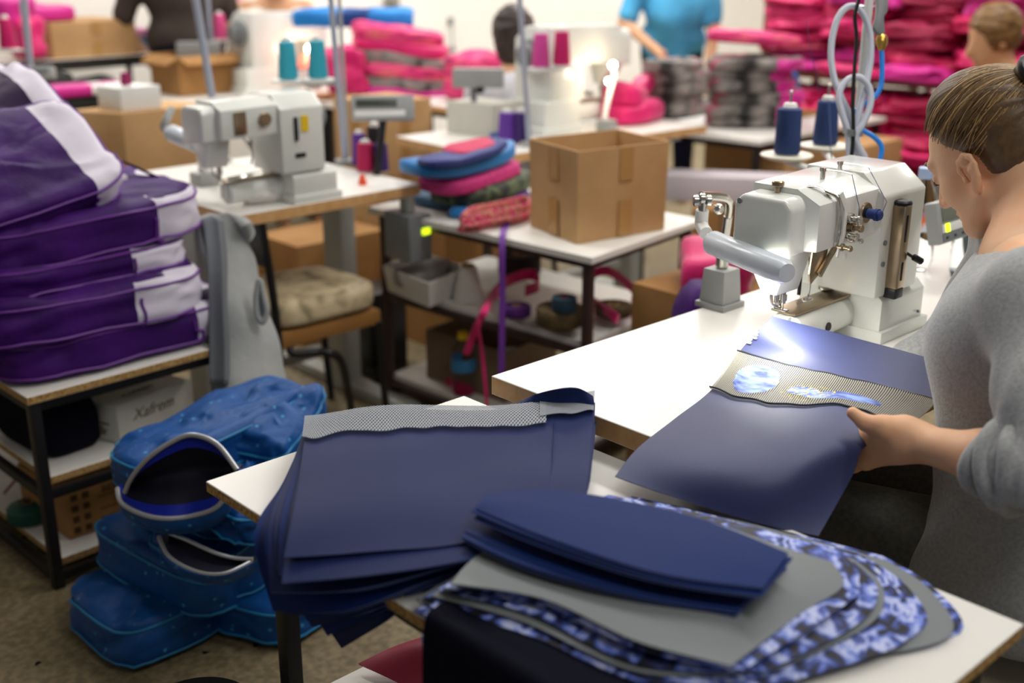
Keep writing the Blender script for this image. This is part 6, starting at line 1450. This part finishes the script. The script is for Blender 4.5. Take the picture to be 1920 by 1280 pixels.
# ---- seated dark-haired worker
pdh = D(985, 60, 5.0)
VEST = mat('pale_blouse', (214, 216, 226), 0.8)
dk = person('seated dark-haired worker in a pale blouse, seen from behind', (pdh.x, pdh.y), (0.25, 1), VEST, HAIRD, sit=0.475, bend=0.12, arms=[((0.1, 0.05, -0.26), (0.32, -0.02, -0.26))] * 2, hairstyle='bob', trousers=mat('royal_blue_trousers', (40, 60, 150), 0.7), sc=1.02, turn=-0.3)
ap = MB(); ap.ribbon([Vector((pdh.x, pdh.y, 0)) + Vector(q) for q in ((0.14, -0.12, 1.0), (0.05, -0.165, 0.9), (-0.02, -0.175, 0.75), (0.02, -0.19, 0.58))], 0.05, 0.01, RT); ap.build('apron_strap', BLK, dk)
stool('black stool under the seated dark-haired worker', (pdh.x, pdh.y))
sb = D(890, 100, 5.6); bag('bag', 'pink bag behind the dark-haired worker\'s shoulder', (sb.x, sb.y, 0.785), rotm(0.2), 0.3, 0.2, max(0.15, sb.z - 0.78), PINKPAT, seed=95, n=30, lump=0.03)
tq = table('work_table', 'cream work table behind the dark-haired worker', (sb.x - 0.3, sb.y - 0.22), (0.6, 0), (0, 0.42), 0.78, 0.03, edge=BEECH)

# ---- back table with the third machine, lamp and red-haired worker
t3 = table('sewing_table', 'far white sewing table with a beech edge beneath the machine with the glowing lamp', (2.50, 5.02), (1.35, 0.0), (0, 0.66), 0.78, 0.034, edge=BEECH, legs='tee', legm=GREYST)
m3 = machine('white sewing machine on the far table in front of the red-haired worker', detail=False); mn = P(556, 158, .78); spawn(m3, (mn.x, 5.32, 0.78), math.pi, 1.2, first=True)
q = D(362, 92, 6.0); pc = thing('control_panel', 'pale control panel on the far table before the dark-shirted worker', 'control panel', (q.x, q.y, 0.78)); q.y = min(q.y, 5.55); MB().box(q, (0.22, 0.05, 0.08), 0.008, rot=rotm(PSI - math.pi / 2)).build('housing', GPLA, pc); MB().tube([q, Vector((q.x, q.y, 0.78))], 0.015, n=8).build('post', MGREY, pc)
for (u, v, h_, lb, m_) in ((414, 74, 0.11, 'pink thread cone left on the far machine\'s rack', tm('rose', (220, 80, 140))), (462, 76, 0.13, 'slim red-pink thread cone right on the far machine\'s rack', CRT)):
    pass
d3 = 6.05; pb = D(438, 110, d3)
cone_stand('spool stand with two pinkish cones behind the far machine', [(D(414, 74, d3), tm('rose', (220, 80, 140)), 'rose thread cone left on the far stand'), (D(462, 74, d3), CRT, 'slim deep pink thread cone right on the far stand')], 0, (3.1, 5.56, 0.78), None, None, tuple(Vector((3.1, 5.56, 1.25))), rr=0.05)
g0 = P(588, 168, .78); gl2 = thing('gooseneck_lamp', 'lit lamp with a reddish shade between the turquoise cones', 'lamp', tuple(g0)); dg_ = (g0 - CAMP).dot(FW)
MB().box(g0 + Vector((0, 0, 0.02)), (0.06, 0.06, 0.04), 0.004).build('foot', GPLA, gl2); MB().tube([g0 + Vector((0, 0, 0.04)), D(590, 130, dg_), D(588, 105, dg_)], 0.012, n=10, smooth=4).build('neck', MGREY, gl2)
sh = D(578, 108, dg_ - 0.03); MB().lathe([(0.05, -0.05), (0.058, -0.035), (0.045, 0.0), (0.02, 0.025), (0, 0.028), (0, 0.022), (0.016, 0.02), (0.04, -0.002), (0.052, -0.035)], sh, n=24).build('lamp_shade', mat('red_lamp_shade', (220, 110, 90), 0.4, emit=0.6), gl2)
MB().ball(D(582, 92, dg_ - 0.08), 0.022, 12).build('bulb', GLOW, gl2)
pl = bpy.data.lights.new('far_lamp_bulb', 'POINT'); pl.energy = 0.5; pl.color = (1, 0.7, 0.5); pl.shadow_soft_size = 0.03; po_ = bpy.data.objects.new('far_lamp_bulb', pl); COL.objects.link(po_); po_.location = D(580, 100, dg_ - 0.12)
prh = D(506, 40, 6.55); person('red-haired worker in a cream top bent over the far machine', (prh.x, min(prh.y, 6.1)), (-0.35, -1), mat('cream_top', (226, 214, 196), 0.8), HAIRR, sit=0.2, bend=0.3, hairstyle='bob', nod=0.7, sc=1.0); stool('dark stool at the red-haired worker\'s place', (prh.x, min(prh.y, 6.1)))
pdk = D(350, 60, 6.1); person('standing worker in a dark brown shirt with the back to the room', (pdk.x, min(pdk.y, 6.05)), (0.3, 1), mat('dark_brown_shirt', (58, 48, 42), 0.85), HAIRD, bend=0.1, arms=[((0.06, 0.12, -0.28), (0.12, 0.0, -0.45)), ((0.04, 0.05, -0.29), (0.1, -0.02, -0.46))], trousers=INK, sc=1.02, scale_w=1.06)
p = D(640, 20, 6.0)
bag('bag', 'bunched pink bag at the red-haired worker\'s elbow', tuple(D(448, 25, 6.5) - Vector((0, 0, 0.06))), rotm(0.2), 0.16, 0.14, 0.14, MAG, seed=97, n=26, lump=0.03)
# ---- pile of pink and grey bags with blue bags on top
t10 = table('work_table', 'far white table carrying the pink-grey pile with blue bags on top', (3.36, 4.46), (0.72, 0.0), (0, 0.54), 0.74, 0.025, edge=LAM)
tp = thing('storage_unit', 'low white storage unit against the wall behind the far pile', 'cabinet', (4.6, 6.3, 0)); MB().box((4.6, 6.3, 0.36), (0.9, 0.5, 0.72), 0.006).build('body', LAM, tp); MB().box((4.38, 6.045, 0.36), (0.42, 0.016, 0.66), 0.004).build('door', LAM, tp); MB().box((4.82, 6.045, 0.36), (0.42, 0.016, 0.66), 0.004).build('door', LAM, tp)
cx_, cy_ = 3.72, 4.70
r = random.Random(4); zz = 0.742
for i in range(6):
    k = i / 5; m_ = (MAG, GREYPAT, PINKPAT, GREYPAT, PINK, PINKPAT)[i]
    bag('folded_bag', ['magenta folded bag lowest in the far pile', 'grey spotted bag second lowest in the far pile', 'striped pink bag in the middle of the far pile', 'grey spotted bag above the striped one in the far pile', 'plain pink bag near the top of the far pile', 'striped pink bag topmost in the far pile, below the blue bags'][i], (cx_ + 0.02 - 0.05 * k, cy_ + 0.08 * k, zz), rotm(math.radians(-38 + 6 * r.random()), 0, 0.1 + 0.05 * k), 0.62 - 0.16 * k, 0.32, 0.07, m_, seed=100 + i, n=36, lump=0.02, cat='folded bag', sq=3.4); zz += 0.058
p = D(660, 48, 6.1); BL2 = mat('bright_blue_bag', (24, 130, 210), 0.5, bump=(12, 0.3))
for i, (u, v, lb) in enumerate(((600, 46, 'bright blue bag left on the far pile, behind the stand pole'), (672, 50, 'dark blue bag in the middle on the far pile'), (725, 54, 'bright blue bag right on the far pile'))):
    q = D(u, v, 5.9); bag('folded_bag', lb, (q.x, q.y, zz + 0.004), rotm(math.radians(-42)), 0.27, 0.2, 0.085, BL2 if i != 1 else mat('dark_blue_bag', (24, 70, 140), 0.5), seed=110 + i, n=30, lump=0.02, cat='folded bag')
q = D(652, 140, 6.0)
#('carton', 'dim carton holding up the blue bags behind the far pile', (D(660, 60, 6.1).x - 0.4, D(660, 60, 6.1).y - 0.02), (0.62, -0.5), (0.2, 0.24), 0, 1.10, mat('grey_card', (128, 120, 124), 0.8), open_=False, tape=False)
q = D(652, 115, 5.75); bag('bag', 'pink bag slumped left of the far pile by the poles', (q.x, q.y, 0.80), rotm(-0.6), 0.22, 0.2, 0.2, PINK, seed=115, n=60, lump=0.05, wr=0.03, cat='bag')
# wall things
wq = atY(735, 22, 6.57); sp_ = thing('wall_speaker', 'grey rounded box mounted on the wall above the blue bags', 'speaker', tuple(wq)); MB().box(wq, (0.13, 0.07, 0.2), 0.02, taper=0.8).build('housing', mat('mid_grey_plastic', (140, 138, 132), 0.5), sp_); MB().box(wq + Vector((-0.03, -0.037, 0.0)), (0.05, 0.006, 0.14), 0.002).build('grille', mat('olive_grey', (104, 98, 76), 0.7), sp_); MB().boxr((wq.x - 0.02, wq.y + 0.02, wq.z - 0.02), (wq.x + 0.02, 6.6, wq.z + 0.02)).build('bracket', MGREY, sp_)
wq = atY(846, 60, 6.585); hk = thing('wall_hook', 'small grey hook with a cord on the bare wall', 'hook', tuple(wq)); MB().boxr((wq.x - 0.018, 6.578, wq.z + 0.05), (wq.x + 0.018, 6.6, wq.z + 0.10), 0.003).build('plate', MGREY, hk); MB().tube([(wq.x, 6.572, wq.z + 0.07), (wq.x, 6.57, wq.z), (wq.x, 6.57, wq.z - 0.1)], 0.006, n=6).build('cord', GPLA, hk); MB().lathe([(0, 0), (0.022, 0.004), (0.02, 0.03), (0.008, 0.045), (0, 0.045)], (wq.x, 6.57, wq.z - 0.14), n=14).build('knob', MGREY, hk)

# ---- left back: shelf with the long carton, cartons, bench with pink bag
cA = P(101, 110, .95); cBx = P(262, 100, .95)
t7 = table('side_bench', 'white-topped bench at the back left with a dark edge, carrying the long carton', (cA.x - 0.95, cA.y - 0.03), (0.95 + cBx.x - cA.x + 0.18, 0.0), (0, 0.5), 0.945, 0.03, edge=BLACK)
carton('carton', 'long low brown carton on the back left bench', (cA.x, cA.y), (cBx.x - cA.x, 0.0), (-0.03, 0.42), 0.946, zat(97, 42, cA) - 0.95, CARD, open_=False)
heap('bag', 'hot pink bag lying across the long carton at the top left', [((cA.x - 0.02, cA.y + 0.15, zat(97, 42, cA) - 0.0), 0.05, 0.42, 0.2, 0.07), ((cA.x - 0.16, cA.y + 0.06, zat(97, 42, cA) - 0.0), 0.4, 0.2, 0.16, 0.11)], MAG, 120)
heap('bag', 'pink bag hanging at the left end of the long carton', [((cA.x - 0.12, cA.y - 0.0, 0.96), 0.2, 0.12, 0.16, 0.2)], PINK, 124)
q = P(285, 100, .9) ; fq = (cBx.x + 0.07, cA.y + 0.16)
for i, (m_, lb) in enumerate(((mat('powder_blue_cloth', (150, 178, 214), 0.7), 'powder blue cloth at the bottom of the small pile by the long carton'), (mat('slate_blue_cloth', (110, 136, 176), 0.7), 'slate blue cloth in the small pile by the long carton'), (mat('baby_pink_cloth', (236, 160, 200), 0.7), 'baby pink cloth topmost of the small pile by the long carton'))):
    bag('folded_cloth', lb, (fq[0], fq[1], 0.946 + 0.04 * i), rotm(0.1), 0.15, 0.16, 0.04, m_, seed=130 + i, n=24, lump=0.006, cat='cloth')
oc = P(288, 172, .78); oc2 = P(286, 172, .781); oc2 = Vector((max(oc2.x, 2.53), min(oc2.y, 5.33), 0.781))
ob2 = carton('carton', 'open brown carton with folded flaps in front of the dark-shirted worker', (oc2.x, oc2.y), (0.33, 0.02), (0.0, 0.3), 0.781, 0.19, CARDD, flaps=True, tape=False)
0 and table('work_table', 'narrow table under the open flapped carton', (oc2.x - 0.12, oc2.y - 0.05), (0.5, 0.0), (0, 0.42), 0.698, 0.025, edge=BEECH)
bx = D(241, 330, 4.35); zt_ = zat(240, 213, bx); zb_ = 0.36
carton('carton', 'tall brown carton with a small white box on it, behind the purple pile', (bx.x, bx.y), (0.42, 0.02), (-0.12, 0.22), zb_, zt_ - zb_, CARD, open_=False, tape=False)
carton('carton', 'lower brown carton beneath the tall one behind the purple pile', (bx.x - 0.02, bx.y - 0.02), (0.44, 0.02), (-0.12, 0.25), 0.0, zb_ - 0.002, CARDD, open_=False)
wq = D(262, 206, 4.45); wb2 = carton('carton', 'small white box topped by a purple spool, on the tall brown carton', (bx.x + 0.02, bx.y + 0.04), (0.16, 0.0), (-0.03, 0.13), zt_ + 0.001, 0.085, WPLA, open_=False, tape=False)
cone_spool('thread_spool', 'small crimson and purple spool on top of the white box', (bx.x + 0.07, bx.y + 0.09, zt_ + 0.087), 0.05, 0.02, 0.016, tm('plum', (150, 30, 90)), tip=False)
cone_spool('thread_spool', 'tiny purple spool on the table beside the flapped carton', (oc2.x + 0.42, oc2.y + 0.02, 0.781), 0.05, 0.02, 0.018, tm('violet', (96, 60, 170)), tip=False)
p8 = P(40, 245, .78)
t8 = table('sewing_table', 'white sewing table at the left edge behind the purple pile, pink cones on it', (1.02, 3.95), (0.62, 0.0), (0, 0.62), 0.78, 0.034, edge=BEECH, legs='tee', legm=GREYST)
for i, (L_, dx, dy, T_) in enumerate(((0.55, 0, 0, 0.05), (0.3, -0.1, 0.06, 0.09), (0.24, 0.14, 0.08, 0.07))): pass
p = P(150, 205, .782)
heap('cloth', 'black cloth heaped on the left back table', [((p.x, p.y + 0.05, 0.782), 0.1, 0.5, 0.24, 0.06), ((p.x - 0.08, p.y + 0.12, 0.80), 0.4, 0.24, 0.16, 0.13), ((p.x + 0.10, p.y + 0.10, 0.80), -0.2, 0.2, 0.14, 0.10)], mat('black_cloth', (18, 22, 18), 0.85), 140, cat='cloth')
bag('bag', 'pink and white flat bag lying on the black cloth', (p.x + 0.0, p.y + 0.0, 0.845), rotm(0.1), 0.42, 0.15, 0.05, MAG, None, 0.03, WPLA, seed=145, n=32)
for (u, v, lb, m_) in ((14, 226, 'pink thread cone at the left edge on its stand', tm('rose', (220, 80, 140))), (42, 226, 'crimson thread cone beside the pink one at the left edge', CRT)):
    q = P(u, v, .79); cone_spool('thread_cone', lb, (max(1.08, q.x), max(q.y, 4.0), 0.781), 0.12, 0.034, 0.028, m_)
pb = D(58, 128, 4.6); top = D(43, -40, 4.5); dirp = (top - pb) / (top - pb).z; bs = pb + dirp * (0.78 - pb.z)
po = thing('thread_pole', 'slim grey pole at the top left carrying a small grey panel', 'pole', (bs.x, bs.y, 0.78)); MB().cyl(bs, top, 0.011, n=12).build('pole', mat('blue_grey_steel', (172, 180, 196), 0.35), po); MB().cyl(bs, bs + Vector((0, 0, 0.015)), 0.035, n=18).build('flange', GPLA, po)
q = D(70, 137, 4.5); MB().box(q, (0.13, 0.05, 0.05), 0.008, rot=rotm(PSI - math.pi / 2 + 0.15, -0.2)).build('panel', GPLA, po); MB().box(q + FW * -0.03 + UP * 0.005, (0.1, 0.004, 0.016), 0.001, rot=rotm(PSI - math.pi / 2 + 0.15, -0.2)).build('display', MGREY, po)
q = D(16, 92, 5.0); cone_stand('small spool stand at the top left corner', [(q, CRT, 'deep pink thread cone at the top left, beside the hanging pink bag')], 0, (q.x + 0.08, q.y, 0.946), None, None, (q.x + 0.08, q.y, q.z + 0.2), rr=0.05)

# ---- rack of pink bags on the right
RX, RY0, RY1 = 5.35, 2.30, 3.74
rk = thing('storage_rack', 'brown steel rack holding the wall of pink bags on the right', 'rack', (RX + 0.25, (RY0 + RY1) / 2, 0))
RST = mat('brown_rack_steel', (122, 78, 58), 0.5)
for x in (RX, RX + 0.5):
    for y in (RY0, RY1): MB().box((x, y, 1.0), (0.035, 0.035, 2.0), 0.003).build('post', RST, rk)
for z in (0.30, 0.86, 1.45): MB().boxr((RX - 0.01, RY0, z - 0.03), (RX + 0.51, RY1, z), 0.003).build('shelf', RST, rk)
r = random.Random(21); PK2 = mat('raspberry_nylon', (196, 20, 84), 0.5, bump=(20, 0.6)); PK3 = mat('rose_pink_nylon', (216, 36, 104), 0.5, bump=(20, 0.6)); PK4 = mat('dark_raspberry_nylon', (146, 12, 60), 0.55, bump=(20, 0.6))
for z0, z1 in ((0.302, 0.815), (0.862, 1.405), (1.452, 1.95)):
    ny = 4
    for j in range(ny):
        zz = z0; y = RY0 + 0.19 + (RY1 - RY0 - 0.38) * j / (ny - 1)
        while zz < z1 - 0.06:
            t_ = r.uniform(0.05, 0.08)
            V, F, _ = pillow(0.46 * r.uniform(0.9, 1.1), 0.40, t_, n=56, lump=0.03, seed=r.randint(1, 999), sq=5, freq=11, wr=0.028, wf=9)
            mb = MB(); mb.add(place(V, (RX + 0.2 + r.uniform(-0.09, 0.04), y + r.uniform(-0.015, 0.015), zz), rotm(r.uniform(-0.2, 0.2), r.uniform(-0.08, 0.08), r.uniform(-0.05, 0.08))), F)
            tag(mb.build('pink_bag', r.choice((PK2, PK2, PK2, PINK, PK3, PK4, MAG)), None, 180), 'pink bag stacked on the brown rack on the right', 'bag', 'pink bags on the rack'); zz += t_ * 0.93
# ---- worker at the right edge in front of the rack
pr_ = D(1915, 96, 4.7)
person('seated worker with sandy hair at the top right edge', (pr_.x, pr_.y), (-0.7, 0.5), mat('rust_top', (196, 92, 78), 0.8), HAIRB, sit=0.44, bend=0.15, sc=1.02, arms=[((0.02, 0.05, -0.28), (0.1, -0.02, -0.48))] * 2); stool('black stool under the sandy-haired worker', (pr_.x, pr_.y))
